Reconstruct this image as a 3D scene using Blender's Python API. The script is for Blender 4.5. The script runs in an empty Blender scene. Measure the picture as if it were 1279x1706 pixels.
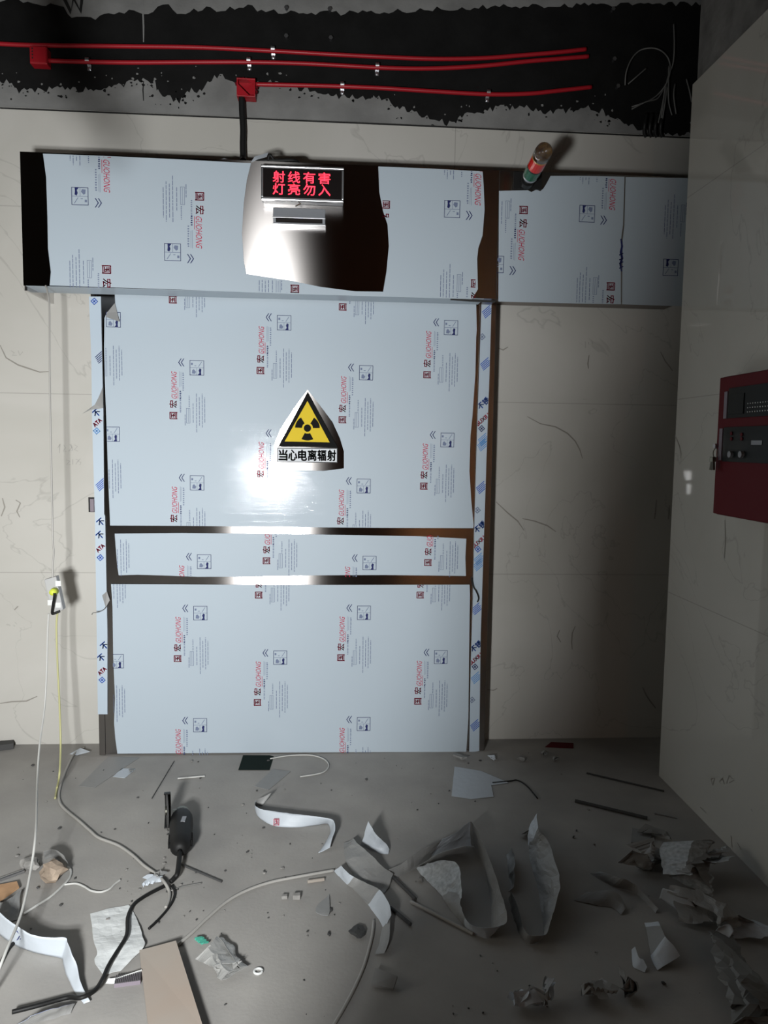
import bpy, bmesh, math, random
from mathutils import Vector, Matrix, noise

SC = bpy.context.scene
COL = SC.collection
D = bpy.data
RND = random.Random(7)

# ------------------------------------------------------------------ camera
IMG_W, IMG_H = 1279, 1706
F_PX, PITCH, YAW, ROLL = 1259.4, 0.0889, 0.0667, 0.0149
CAM = Vector((0.0, -3.9, 1.5725))
FW = Vector((math.sin(YAW)*math.cos(PITCH), math.cos(YAW)*math.cos(PITCH), -math.sin(PITCH)))
_r = Vector((math.cos(YAW), -math.sin(YAW), 0)); _u = _r.cross(FW)
RT = _r*math.cos(ROLL) + _u*math.sin(ROLL)
UP = -_r*math.sin(ROLL) + _u*math.cos(ROLL)
cd = D.cameras.new('camera'); co = D.objects.new('camera', cd); COL.objects.link(co)
cd.sensor_fit = 'VERTICAL'; cd.sensor_height = 36.0; cd.sensor_width = 27.0
cd.lens = F_PX/IMG_H*36.0; cd.clip_start = .05; cd.clip_end = 100
co.matrix_world = Matrix(((RT.x, UP.x, -FW.x, CAM.x), (RT.y, UP.y, -FW.y, CAM.y), (RT.z, UP.z, -FW.z, CAM.z), (0, 0, 0, 1)))
SC.camera = co

# ------------------------------------------------------------------ light and exposure
SC.view_settings.view_transform = 'Standard'; SC.view_settings.look = 'None'
SC.view_settings.gamma = 1.0; SC.view_settings.use_curve_mapping = False
SC.view_settings.exposure = 0.0
wd = D.worlds.new('night'); SC.world = wd; wd.use_nodes = True
wd.node_tree.nodes['Background'].inputs[0].default_value = (.55, .6, .6, 1)
wd.node_tree.nodes['Background'].inputs[1].default_value = .004
LAMP = Vector((-.63, -4.15, 1.21)); AIM = Vector((-1.35, 0, 1.05))
LAMP_W, LAMP_SPREAD = 48.0, 128.0
def floodlight(name, dz):
    l = D.lights.new(name, 'AREA'); l.shape = 'RECTANGLE'; l.size = .27; l.size_y = .10
    l.energy = LAMP_W; l.spread = math.radians(LAMP_SPREAD); l.color = (.98, 1.0, 1.0)
    o = D.objects.new(name, l); COL.objects.link(o)
    o.location = LAMP + Vector((0, 0, dz))
    o.rotation_euler = (AIM - LAMP).to_track_quat('-Z', 'Y').to_euler()
floodlight('floodlight_upper_bar', .075); floodlight('floodlight_lower_bar', -.075)
wl_ = D.lights.new('warm_bulb', 'POINT'); wl_.energy = 9; wl_.color = (1, .42, .16); wl_.shadow_soft_size = .12      # bulb in the room behind
wo = D.objects.new('warm_bulb', wl_); COL.objects.link(wo); wo.location = (1.25, -6.6, 1.6)
ll = D.lights.new('side_fill_light', 'AREA'); ll.shape = 'RECTANGLE'; ll.size = 1.0; ll.size_y = 2.0; ll.energy = 15; ll.color = (1, .97, .88)   # added soft fill from the left, no doorway is there
lo_ = D.objects.new('side_fill_light', ll); COL.objects.link(lo_); lo_.location = (-3.15, -1.9, 1.3); lo_.rotation_euler = (0, -math.pi/2, 0)

# ------------------------------------------------------------------ pixel -> place helpers (a view ray cut with a real plane)
def ray(px, py): return FW + RT*((px-IMG_W/2)/F_PX) - UP*((py-IMG_H/2)/F_PX)
def cut(px, py, ax, v):
    d = ray(px, py); return CAM + d*((v-CAM[ax])/d[ax])
def fl(px, py, h=0.0): return cut(px, py, 2, h)
def wl(px, py, d=0.0): return cut(px, py, 1, -d)
XR = 1.5774
def rw(px, py, d=0.0): return cut(px, py, 0, XR-d)

# ------------------------------------------------------------------ materials
MAT = {}
def mat(name, col, rough=.6, metal=0.0, spec=.5, noise_amt=0.0, noise_scale=8.0, bump=0.0, bump_scale=60.0,
        aniso=0.0, brushed=0.0, brush_axis=2, coat=0.0, coat_rough=.1, emit=None, emit_s=0.0, col2=None, trans=0.0, alpha=1.0):
    m = D.materials.new(name); m.use_nodes = True; nt = m.node_tree; N = nt.nodes; L = nt.links
    p = N['Principled BSDF']
    p.inputs['Base Color'].default_value = (*col, 1); p.inputs['Roughness'].default_value = rough
    p.inputs['Metallic'].default_value = metal; p.inputs['Specular IOR Level'].default_value = spec
    p.inputs['Coat Weight'].default_value = coat; p.inputs['Coat Roughness'].default_value = coat_rough
    p.inputs['Transmission Weight'].default_value = trans; p.inputs['Alpha'].default_value = alpha
    if emit: p.inputs['Emission Color'].default_value = (*emit, 1); p.inputs['Emission Strength'].default_value = emit_s
    tc = N.new('ShaderNodeTexCoord')
    if noise_amt or col2:
        n = N.new('ShaderNodeTexNoise'); n.inputs['Scale'].default_value = noise_scale; n.inputs['Detail'].default_value = 8
        L.new(tc.outputs['Object'], n.inputs['Vector'])
        r = N.new('ShaderNodeMapRange'); r.inputs[1].default_value = .3; r.inputs[2].default_value = .7
        L.new(n.outputs['Fac'], r.inputs[0])
        mx = N.new('ShaderNodeMix'); mx.data_type = 'RGBA'
        c2 = col2 if col2 else tuple(c*(1-noise_amt) for c in col)
        mx.inputs[6].default_value = (*c2, 1); mx.inputs[7].default_value = (*col, 1)
        L.new(r.outputs[0], mx.inputs[0]); L.new(mx.outputs[2], p.inputs['Base Color'])
    if bump:
        n = N.new('ShaderNodeTexNoise'); n.inputs['Scale'].default_value = bump_scale; n.inputs['Detail'].default_value = 6
        L.new(tc.outputs['Object'], n.inputs['Vector'])
        b = N.new('ShaderNodeBump'); b.inputs['Strength'].default_value = bump; b.inputs['Distance'].default_value = .01
        L.new(n.outputs['Fac'], b.inputs['Height']); L.new(b.outputs[0], p.inputs['Normal'])
    if brushed:
        mp = N.new('ShaderNodeMapping'); s = [3, 3, 3]; s[brush_axis] = 1500; mp.inputs['Scale'].default_value = s
        L.new(tc.outputs['Object'], mp.inputs['Vector'])
        n = N.new('ShaderNodeTexNoise'); n.inputs['Scale'].default_value = 1.0; n.inputs['Detail'].default_value = 2
        L.new(mp.outputs[0], n.inputs['Vector'])
        b = N.new('ShaderNodeBump'); b.inputs['Strength'].default_value = brushed; b.inputs['Distance'].default_value = .0006
        L.new(n.outputs['Fac'], b.inputs['Height']); L.new(b.outputs[0], p.inputs['Normal'])
        if coat: L.new(b.outputs[0], p.inputs['Coat Normal'])
    if aniso:
        p.inputs['Anisotropic'].default_value = aniso; p.inputs['Anisotropic Rotation'].default_value = .25
        tg = N.new('ShaderNodeTangent'); tg.direction_type = 'RADIAL'; tg.axis = 'Z'; L.new(tg.outputs[0], p.inputs['Tangent'])
    MAT[name] = m
    return m

def tile_mat(name, axis_h, base, joint_x=None, dim=1.0):
    """polished marble tile: soft clouding, thin veins, fine joints every 0.9 m of height"""
    m = mat(name, base, rough=.018, spec=.38)
    nt = m.node_tree; N = nt.nodes; L = nt.links; p = N['Principled BSDF']
    tc = N.new('ShaderNodeTexCoord')
    n1 = N.new('ShaderNodeTexNoise'); n1.inputs['Scale'].default_value = 1.3; n1.inputs['Detail'].default_value = 7
    n1.inputs['Distortion'].default_value = .8
    L.new(tc.outputs['Object'], n1.inputs['Vector'])
    r1 = N.new('ShaderNodeMapRange'); r1.inputs[1].default_value = .3; r1.inputs[2].default_value = .7
    L.new(n1.outputs['Fac'], r1.inputs[0])
    mx = N.new('ShaderNodeMix'); mx.data_type = 'RGBA'
    mx.inputs[6].default_value = (base[0]*.86, base[1]*.86, base[2]*.84, 1); mx.inputs[7].default_value = (*base, 1)
    L.new(r1.outputs[0], mx.inputs[0])
    # thin veins: narrow band of a distorted noise, kept to patches
    n2 = N.new('ShaderNodeTexNoise'); n2.inputs['Scale'].default_value = 1.1; n2.inputs['Detail'].default_value = 5
    n2.inputs['Distortion'].default_value = 1.6
    mp = N.new('ShaderNodeMapping'); mp.inputs['Location'].default_value = (4.1, 1.7, 9.2)
    L.new(tc.outputs['Object'], mp.inputs['Vector']); L.new(mp.outputs[0], n2.inputs['Vector'])
    a = N.new('ShaderNodeMath'); a.operation = 'SUBTRACT'; a.inputs[1].default_value = .5; L.new(n2.outputs['Fac'], a.inputs[0])
    b = N.new('ShaderNodeMath'); b.operation = 'ABSOLUTE'; L.new(a.outputs[0], b.inputs[0])
    c = N.new('ShaderNodeMapRange'); c.inputs[1].default_value = 0; c.inputs[2].default_value = .006; c.inputs[3].default_value = .22; c.inputs[4].default_value = 0
    L.new(b.outputs[0], c.inputs[0])
    mx2 = N.new('ShaderNodeMix'); mx2.data_type = 'RGBA'; L.new(c.outputs[0], mx2.inputs[0])
    L.new(mx.outputs[2], mx2.inputs[6]); mx2.inputs[7].default_value = (.13, .12, .11, 1)
    # joints
    sp = N.new('ShaderNodeSeparateXYZ'); L.new(tc.outputs['Object'], sp.inputs[0])
    md = N.new('ShaderNodeMath'); md.operation = 'PINGPONG'; md.inputs[1].default_value = .45
    L.new(sp.outputs['Z'], md.inputs[0])
    ls = N.new('ShaderNodeMath'); ls.operation = 'LESS_THAN'; ls.inputs[1].default_value = .0022; L.new(md.outputs[0], ls.inputs[0])
    fac = ls
    if joint_x is not None:
        s1 = N.new('ShaderNodeMath'); s1.operation = 'SUBTRACT'; s1.inputs[1].default_value = joint_x; L.new(sp.outputs[axis_h], s1.inputs[0])
        s2 = N.new('ShaderNodeMath'); s2.operation = 'ABSOLUTE'; L.new(s1.outputs[0], s2.inputs[0])
        s3 = N.new('ShaderNodeMath'); s3.operation = 'LESS_THAN'; s3.inputs[1].default_value = .0025; L.new(s2.outputs[0], s3.inputs[0])
        mm = N.new('ShaderNodeMath'); mm.operation = 'MAXIMUM'; L.new(ls.outputs[0], mm.inputs[0]); L.new(s3.outputs[0], mm.inputs[1]); fac = mm
    sc = N.new('ShaderNodeMath'); sc.operation = 'MULTIPLY'; sc.inputs[1].default_value = .3; L.new(fac.outputs[0], sc.inputs[0])
    mx3 = N.new('ShaderNodeMix'); mx3.data_type = 'RGBA'; L.new(sc.outputs[0], mx3.inputs[0])
    L.new(mx2.outputs[2], mx3.inputs[6]); mx3.inputs[7].default_value = (.12, .11, .1, 1)
    L.new(mx3.outputs[2], p.inputs['Base Color'])
    return m

tile_mat('tile_back', 'X', (.50, .485, .455), joint_x=.59)
tile_mat('tile_side', 'Y', (.50, .49, .455))
mat('vein', (.25, .235, .21), .3)
mat('pencil', (.30, .29, .27), .5)
mat('plaster', (.23, .23, .225), .9, noise_amt=.35, noise_scale=5, bump=.3, bump_scale=25)
mat('plaster_rough', (.20, .20, .195), .95, noise_amt=.5, noise_scale=9, bump=.5, bump_scale=30)
mat('dark_paint', (.011, .011, .011), .7, spec=.12, noise_amt=.4, noise_scale=7, bump=.25, bump_scale=18)
mat('black_mark', (.01, .01, .01), .6)
mat('floor_concrete', (.36, .346, .325), .85, col2=(.275, .265, .252), noise_scale=3.2, bump=.07, bump_scale=80, spec=.3)
mat('brown_room', (.24, .09, .035), .9, noise_amt=.4, noise_scale=3)
mat('ceiling_concrete', (.12, .12, .12), .9, noise_amt=.3)
def steel_mat(name, col, rough, aniso):
    """brushed stainless: tight sideways, spread up and down"""
    m = D.materials.new(name); m.use_nodes = True; nt = m.node_tree; N = nt.nodes; L = nt.links; N.remove(N['Principled BSDF'])
    g = N.new('ShaderNodeBsdfAnisotropic'); g.distribution = 'BECKMANN'; g.inputs['Color'].default_value = (*col, 1)
    g.inputs['Roughness'].default_value = rough; g.inputs['Anisotropy'].default_value = aniso
    tg = N.new('ShaderNodeTangent'); tg.direction_type = 'RADIAL'; tg.axis = 'Z'; L.new(tg.outputs[0], g.inputs['Tangent'])
    L.new(g.outputs[0], N['Material Output'].inputs['Surface']); MAT[name] = m
steel_mat('steel', (.38, .36, .35), .265, .62)
mat('steel_smooth', (.62, .61, .60), .2, 1.0)
mat('film', (.39, .45, .505), .45, coat=.13, coat_rough=.06, brushed=.14, spec=.14)
mat('film_loose', (.47, .51, .555), .45, bump=.15, bump_scale=30, spec=.4)
mat('film_crinkled', (.50, .53, .55), .5, noise_amt=.4, noise_scale=70, bump=.15, bump_scale=60, spec=.3)
mat('film_blue', (.50, .56, .66), .45, col2=(.05, .10, .40), noise_scale=22, bump=.2, spec=.3)
mat('bag_grey', (.17, .17, .165), .45, bump=.2, bump_scale=25, spec=.35)
mat('film_back', (.24, .24, .235), .5, bump=.15, bump_scale=30, spec=.4)
mat('film_strip', (.40, .47, .54), .4, coat=.2)
mat('print_red', (.40, .014, .05), .6, spec=.1)
mat('print_navy', (.02, .025, .10), .6, spec=.1)
mat('print_grey', (.15, .18, .27), .6, spec=.1)
mat('print_blue', (.015, .075, .38), .6, spec=.1)
mat('print_blue_light', (.08, .24, .52), .6, spec=.1)
mat('black_plastic', (.012, .012, .012), .45, spec=.25)
mat('black_matte', (.010, .010, .010), .9, spec=.1)
mat('rubber', (.009, .009, .009), .55, spec=.25)
mat('red_paint', (.34, .010, .018), .4, spec=.35)
mat('red_dark', (.095, .005, .009), .55, spec=.12)
mat('yellow_sign', (.62, .45, .015), .55, spec=.15)
mat('white_sign', (.60, .62, .65), .55, spec=.15)
mat('aluminium', (.55, .56, .58), .35, 1.0)
mat('grey_plastic', (.22, .23, .25), .45)
mat('grey_plastic_light', (.36,.36,.36), .5)
mat('white_plastic', (.62, .63, .62), .4)
mat('led_screen', (.006, .004, .004), .3)
mat('led_red', (.6, .02, .03), .5, emit=(1.0, .045, .085), emit_s=2.2)
mat('lens_green', (.003, .10, .05), .15)
mat('lens_red', (.60, .012, .008), .15)
mat('lens_amber', (.40, .16, .01), .2)
mat('lens_clear', (.35, .37, .37), .08, trans=.95)
mat('cable_grey', (.33, .32, .30), .5)
mat('cable_white', (.46, .46, .44), .5)
mat('cable_yellow', (.42, .41, .20), .5)
mat('plug_yellow', (.55, .62, .06), .5)
mat('wire_grey', (.13, .13, .125), .5)
mat('paper_white', (.62, .64, .64), .8, bump=.3, bump_scale=35)
mat('cardboard', (.40, .24, .13), .85, noise_amt=.3, noise_scale=20)
mat('board_tan', (.33, .30, .265), .8, col2=(.33, .27, .225), noise_scale=4)
mat('board_grey', (.24, .24, .235), .8, noise_amt=.15)
mat('dark_green', (.004, .011, .008), .7, spec=.1)
mat('stone', (.30, .29, .275), .9, noise_amt=.4, noise_scale=40)
mat('stone_tan', (.38, .30, .23), .9, noise_amt=.4, noise_scale=40)
mat('chip_dark', (.05, .05, .05), .8)
mat('purple_grey', (.20, .17, .20), .7)
mat('cloth_green', (.05, .30, .22), .7)
mat('clear_bag', (.30, .30, .29), .25, bump=.4, bump_scale=30)
mat('glass_screen', (.008, .010, .010), .3, spec=.15)
mat('key_metal', (.20, .20, .17), .35, 1.0)

# ------------------------------------------------------------------ mesh helpers
class MB:
    def __init__(s): s.v = []; s.f = []; s.m = []
    def face(s, pts, m=0):
        i = len(s.v); s.v += [tuple(p) for p in pts]; s.f.append(tuple(range(i, i+len(pts)))); s.m.append(m)
    def add(s, verts, faces, m=0):
        i = len(s.v); s.v += [tuple(p) for p in verts]
        for f in faces: s.f.append(tuple(k+i for k in f)); s.m.append(m)
    def box(s, a, b, m=0):
        x0, x1 = sorted((a[0], b[0])); y0, y1 = sorted((a[1], b[1])); z0, z1 = sorted((a[2], b[2]))
        V = [(x0,y0,z0),(x1,y0,z0),(x1,y1,z0),(x0,y1,z0),(x0,y0,z1),(x1,y0,z1),(x1,y1,z1),(x0,y1,z1)]
        s.add(V, [(0,3,2,1),(4,5,6,7),(0,1,5,4),(1,2,6,5),(2,3,7,6),(3,0,4,7)], m)
    def prism(s, pts, off, m=0):
        """polygon pts swept by vector off"""
        n = len(pts); off = Vector(off); A = [Vector(p) for p in pts]; B = [p+off for p in A]
        s.add(A+B, [tuple(range(n)), tuple(range(2*n-1, n-1, -1))] + [(i, i+n, (i+1) % n+n, (i+1) % n) for i in range(n)], m)
    def tube(s, pts, r, n=8, m=0, cap=True, radii=None):
        P = [Vector(p) for p in pts]; k = len(P); rings = []
        t0 = (P[1]-P[0]).normalized(); up = Vector((0, 0, 1)) if abs(t0.z) < .9 else Vector((1, 0, 0))
        u = t0.cross(up).normalized()
        for i in range(k):
            t = (P[min(i+1, k-1)]-P[max(i-1, 0)])
            t = t.normalized() if t.length > 1e-9 else t0
            u = (u - t*u.dot(t)); u = u.normalized() if u.length > 1e-6 else t.orthogonal().normalized()
            w = t.cross(u); rr = radii[i] if radii else r
            rings.append([P[i]+(u*math.cos(2*math.pi*j/n)+w*math.sin(2*math.pi*j/n))*rr for j in range(n)])
        V = [p for ring in rings for p in ring]; F = []
        for i in range(k-1):
            for j in range(n): F.append((i*n+j, i*n+(j+1) % n, (i+1)*n+(j+1) % n, (i+1)*n+j))
        if cap: F += [tuple(range(n-1, -1, -1)), tuple((k-1)*n+j for j in range(n))]
        s.add(V, F, m)
    def rod(s, a, b, r, n=16, m=0, r2=None):
        s.tube([a, b], r, n, m, True, [r, r2 if r2 is not None else r])
    def build(s, name, mats, parent=None, smooth=False, bevel=0.0):
        me = D.meshes.new(name); me.from_pydata([tuple(v) for v in s.v], [], s.f); me.update()
        ms = mats if isinstance(mats, (list, tuple)) else [mats]
        for x in ms: me.materials.append(MAT[x])
        for p, i in zip(me.polygons, s.m): p.material_index = i; p.use_smooth = smooth
        bm = bmesh.new(); bm.from_mesh(me); bmesh.ops.recalc_face_normals(bm, faces=bm.faces); bm.to_mesh(me); bm.free()
        o = D.objects.new(name, me); COL.objects.link(o)
        if parent: put(o, parent)
        if bevel:
            b = o.modifiers.new('bevel', 'BEVEL'); b.width = bevel; b.segments = 2; b.limit_method = 'ANGLE'
        return o
def put(o, parent):
    o.parent = parent; o.matrix_parent_inverse = Matrix.Translation(-Vector(parent.location))
def tag(o, label=None, cat=None, group=None, kind=None):
    if label: o['label'] = label
    if cat: o['category'] = cat
    if group: o['group'] = group
    if kind: o['kind'] = kind
    return o
def thing(name, label, cat, loc, group=None, kind=None):
    o = D.objects.new(name, None); COL.objects.link(o); o.location = loc; o.empty_display_size = .05
    return tag(o, label, cat, group, kind)
def smooth_path(P, sub=6):
    P = [Vector(p) for p in P]; out = []
    for i in range(len(P)-1):
        a = P[max(i-1, 0)]; b = P[i]; c = P[i+1]; d = P[min(i+2, len(P)-1)]
        for k in range(sub):
            t = k/sub
            out.append(.5*((2*b)+(c-a)*t+(2*a-5*b+4*c-d)*t*t+(3*b-a-3*c+d)*t**3))
    out.append(P[-1]); return out

# ---- lettering as flat outlines
_TXT = {}
def text2d(body, size=1.0, shear=0.0, spacing=1.0, bold=0.0, res=2):
    key = (body, size, shear, spacing, bold)
    if key in _TXT: return _TXT[key]
    c = D.curves.new('lettering', 'FONT'); c.body = body; c.size = size; c.shear = shear; c.space_character = spacing
    c.resolution_u = res; c.offset = bold*size
    o = D.objects.new('lettering', c); COL.objects.link(o)
    me = D.meshes.new_from_object(o.evaluated_get(bpy.context.evaluated_depsgraph_get()))
    V = [(v.co.x, v.co.y) for v in me.vertices]; F = [tuple(p.vertices) for p in me.polygons]
    D.objects.remove(o); D.curves.remove(c); D.meshes.remove(me)
    _TXT[key] = (V, F); return V, F
def fit(geo, x0, y0, x1, y1):
    V, F = geo; xs = [v[0] for v in V]; ys = [v[1] for v in V]
    ax, bx, ay, by = min(xs), max(xs), min(ys), max(ys)
    return [(x0+(x-ax)/(bx-ax)*(x1-x0), y0+(y-ay)/(by-ay)*(y1-y0)) for x, y in V], F
def thick(geo, d):
    V = []; F = []
    for dx, dy in ((0, 0), (d, 0), (-d, 0), (0, d), (0, -d)):
        i = len(V); V += [(x+dx, y+dy) for x, y in geo[0]]; F += [tuple(k+i for k in f) for f in geo[1]]
    return V, F
def rot90(geo): return [(-y, x) for x, y in geo[0]], geo[1]
def rect(x0, y0, x1, y1): return [(x0, y0), (x1, y0), (x1, y1), (x0, y1)], [(0, 1, 2, 3)]
def poly2d(pts): return list(pts), [tuple(range(len(pts)))]
def ring2d(x0, y0, x1, y1, w):
    return [rect(x0, y0, x1, y0+w), rect(x0, y1-w, x1, y1), rect(x0, y0, x0+w, y1), rect(x1-w, y0, x1, y1)]
def flat_fill(outer, holes=()):
    """filled 2-D outline with holes -> (verts, faces)"""
    c = D.curves.new('outline', 'CURVE'); c.dimensions = '2D'; c.fill_mode = 'BOTH'
    for ring in (outer, *holes):
        sp = c.splines.new('POLY'); sp.points.add(len(ring)-1); sp.use_cyclic_u = True
        for p, q in zip(sp.points, ring): p.co = (q[0], q[1], 0, 1)
    o = D.objects.new('outline', c); COL.objects.link(o)
    me = D.meshes.new_from_object(o.evaluated_get(bpy.context.evaluated_depsgraph_get()))
    V = [(v.co.x, v.co.y) for v in me.vertices]; F = [tuple(p.vertices) for p in me.polygons]
    D.objects.remove(o); D.curves.remove(c); D.meshes.remove(me)
    return V, F

def jag(pts, step, amp, seed):
    """roughen a polyline of (x, z)"""
    r = random.Random(seed); out = []
    for a, b in zip(pts[:-1], pts[1:]):
        n = max(1, int(math.dist(a, b)/step))
        for k in range(n):
            t = k/n; out.append((a[0]+(b[0]-a[0])*t, a[1]+(b[1]-a[1])*t + (r.uniform(-amp, amp) if (k or out) else 0)))
    out.append(pts[-1]); return out

mat('wall_dim', (.07, .07, .068), .9)
# ================================================================== the setting
TILE_TOP = 3.16
def on_wall(mb, pts, m, off=.0008):          # flat marks on the back wall, from pixels
    mb.face([wl(x, y, off) for x, y in pts], m)
def stroke(mb, pts, w, m, off, plane):       # thin drawn line on a wall
    P = [plane(x, y, off) for x, y in pts]; n = Vector((0, -1, 0)) if plane is wl else Vector((-1, 0, 0))
    k = len(P); S = []
    for i in range(k):
        t = (P[min(i+1, k-1)]-P[max(i-1, 0)]).normalized(); q = t.cross(n)
        ww = w*(.35+.65*math.sin(math.pi*(i+.5)/k)); S.append((P[i]-q*ww, P[i]+q*ww))
    for i in range(k-1): mb.face([S[i][0], S[i][1], S[i+1][1], S[i+1][0]], m)

mb = MB()
mb.box((-3.2, 0, -.05), (2.9, .2, TILE_TOP), 0)
mb.box((-3.2, .012, TILE_TOP), (2.9, .2, 5.2), 1)
# veins, pencil figures and smudges on the tiles
veins = [[(878,694),(900,706),(925,711),(945,722),(958,735),(966,750),(970,764)], [(826,836),(845,854),(862,868),(873,884)], [(870,864),(890,868),(912,876),(926,886)],
         [(1100,586),(1108,602),(1116,612),(1120,618)], [(1093,833),(1092,850),(1090,865)], [(1115,842),(1114,855),(1113,865)], [(1070,1145),(1076,1158),(1084,1170),(1092,1180)],
         [(958,1043),(953,1055),(952,1070),(953,1082)], [(932,1050),(928,1060),(934,1070)], [(812,1149),(822,1150),(828,1147)], [(981,592),(979,606),(980,614)], [(830,580),(838,583),(846,578)],
         [(0,575),(10,596),(30,608),(48,614),(66,620),(82,619)], [(26,833),(34,838),(28,852),(33,862)], [(4,830),(8,845),(2,860)], [(0,1172),(20,1169),(44,1168),(62,1160)], [(24,1016),(30,1010)]]
for v in veins: stroke(mb, v, .0035, 2, .0009, wl)
pencil = [[(96,746),(100,740),(99,755)], [(106,741),(109,746),(105,752),(111,752)], [(116,740),(120,745),(114,752),(121,750),(118,740)], [(124,741),(129,744),(124,749),(130,752)],
          [(110,766),(116,768),(111,774),(117,774)], [(121,765),(121,774)], [(126,765),(131,766),(126,774)], [(134,764),(130,769),(135,770),(133,775)], [(18,584),(24,588),(20,592),(28,592)], [(30,584),(33,592),(38,586)],
          [(975,569),(975,580)], [(980,570),(981,574)], [(986,569),(987,574)]]
for v in pencil: stroke(mb, v, .0018, 3, .0009, wl)
# dark paint band above the plaster: ragged lower edge, ragged upper edge
PL = .0125-.012-.0005
lower = [(-40,136),(0,133),(14,137),(30,150),(52,148),(90,146),(120,148),(150,148),(185,146),(205,140),(228,133),(246,131),(256,135),(262,150),(278,160),(298,166),(318,150),(332,148),(352,128),(370,126),(395,140),(425,140),(450,132),(480,140),(520,150),(560,158),(600,160),(640,162),(662,176),(690,186),(720,196),(757,207),(770,192),(795,184),(830,178),(870,176),(905,186),(935,184),(985,176),(1010,188),(1030,197),(1070,214),(1110,222),(1180,224)]
upper = [(-40,-6),(60,2),(105,12),(118,26),(150,30),(180,20),(206,17),(238,20),(246,25),(262,12),(280,5),(294,22),(350,8),(360,18),(420,5),(428,16),(560,20),(640,18),(700,14),(860,8),(1180,4)]
lo = jag([(wl(x, y).x, wl(x, y).z) for x, y in lower], .012, .016, 3); up_ = jag([(wl(x, y).x, wl(x, y).z) for x, y in upper], .02, .012, 4)
V, F = flat_fill(lo+up_[::-1]); mb.add([(x, .0105, z) for x, z in V], F, 4)
# upper bare plaster carries more paint high up
r = random.Random(5)
for i in range(150):                                 # flecks where the paint ran out
    x, y = r.choice(lower); x += r.uniform(-30, 30); y += r.uniform(-4, 14); p = wl(x, y); s = r.uniform(.002, .008)
    mb.face([(p.x+s*math.cos(a)*r.uniform(.5, 1.6), .0098, p.z+s*math.sin(a)*r.uniform(.5, 1.4)) for a in (0, 1.3, 2.6, 3.9, 5.1)], 4)
for i in range(60):
    x, y = r.choice(lower); x += r.uniform(-30, 30); y -= r.uniform(2, 22); p = wl(x, y); s = r.uniform(.002, .007)
    mb.face([(p.x+s*math.cos(a)*r.uniform(.5, 1.6), .0098, p.z+s*math.sin(a)*r.uniform(.5, 1.4)) for a in (0, 1.3, 2.6, 3.9, 5.1)], 1)
# plaster step line over the tiles and the crack lines
for a, b in ([(0,180),(640,207)], [(640,207),(1180,231)]):
    P = [wl(*a), wl(*b)]; mb.face([(P[0].x, -.0006, P[0].z-.004), (P[1].x, -.0006, P[1].z-.004), (P[1].x, -.0006, P[1].z+.004), (P[0].x, -.0006, P[0].z+.004)], 5)
stroke(mb, [(238,0),(238,20),(239,45),(239,70)], .004, 1, -.010, wl)
stroke(mb, [(239,135),(238,150),(239,168)], .003, 5, -.010, wl)
for s in ([(104,-8),(118,20),(122,-4),(134,19),(137,-8)],): stroke(mb, s, .014, 5, -.0097, wl)
wall_back = tag(mb.build('wall_back', ['tile_back', 'plaster', 'vein', 'pencil', 'dark_paint', 'black_mark']), kind='structure')

# right wall: a tiled return that stops short of the back wall
Y_RW = -.4734; RT_TOP = 3.19
mb = MB()
mb.box((XR, Y_RW, -.05), (2.9, -9, RT_TOP), 0)
mb.box((XR+.02, Y_RW, RT_TOP), (2.9, -9, 5.2), 1)
for v in ([(1186,1306),(1184,1298),(1190,1296),(1187,1308)], [(1198,1303),(1203,1296),(1206,1306)], [(1210,1305),(1214,1292),(1222,1300),(1214,1304)], [(1217,1392),(1219,1411)], [(1228,1404),(1234,1416)],
          [(1251,1348),(1253,1352)], [(1166,1345),(1176,1354)]): stroke(mb, v, .003, 2, .0009, rw)
for v in ([(1124,726),(1131,742),(1134,756),(1133,763)], [(1207,866),(1208,900),(1206,930)]): stroke(mb, v, .004, 2, .0009, rw)
tag(mb.build('wall_right', ['tile_side', 'plaster_rough', 'vein']), kind='structure')

mb = MB(); mb.box((-3.4, -9, -.1), (2.9, .2, 0)); floor = tag(mb.build('floor', 'floor_concrete'), kind='structure')
mb = MB(); mb.box((-3.4, -9, 5.2), (2.9, .2, 5.4)); tag(mb.build('ceiling', 'ceiling_concrete'), kind='structure')
mb = MB(); mb.box((-3.4, -9, 0), (-3.2, .2, 5.2)); tag(mb.build('wall_left', 'wall_dim'), kind='structure')
mb = MB(); mb.box((-3.4, -9.2, 0), (2.9, -9, 5.2)); tag(mb.build('wall_rear', 'brown_room'), kind='structure')

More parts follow.
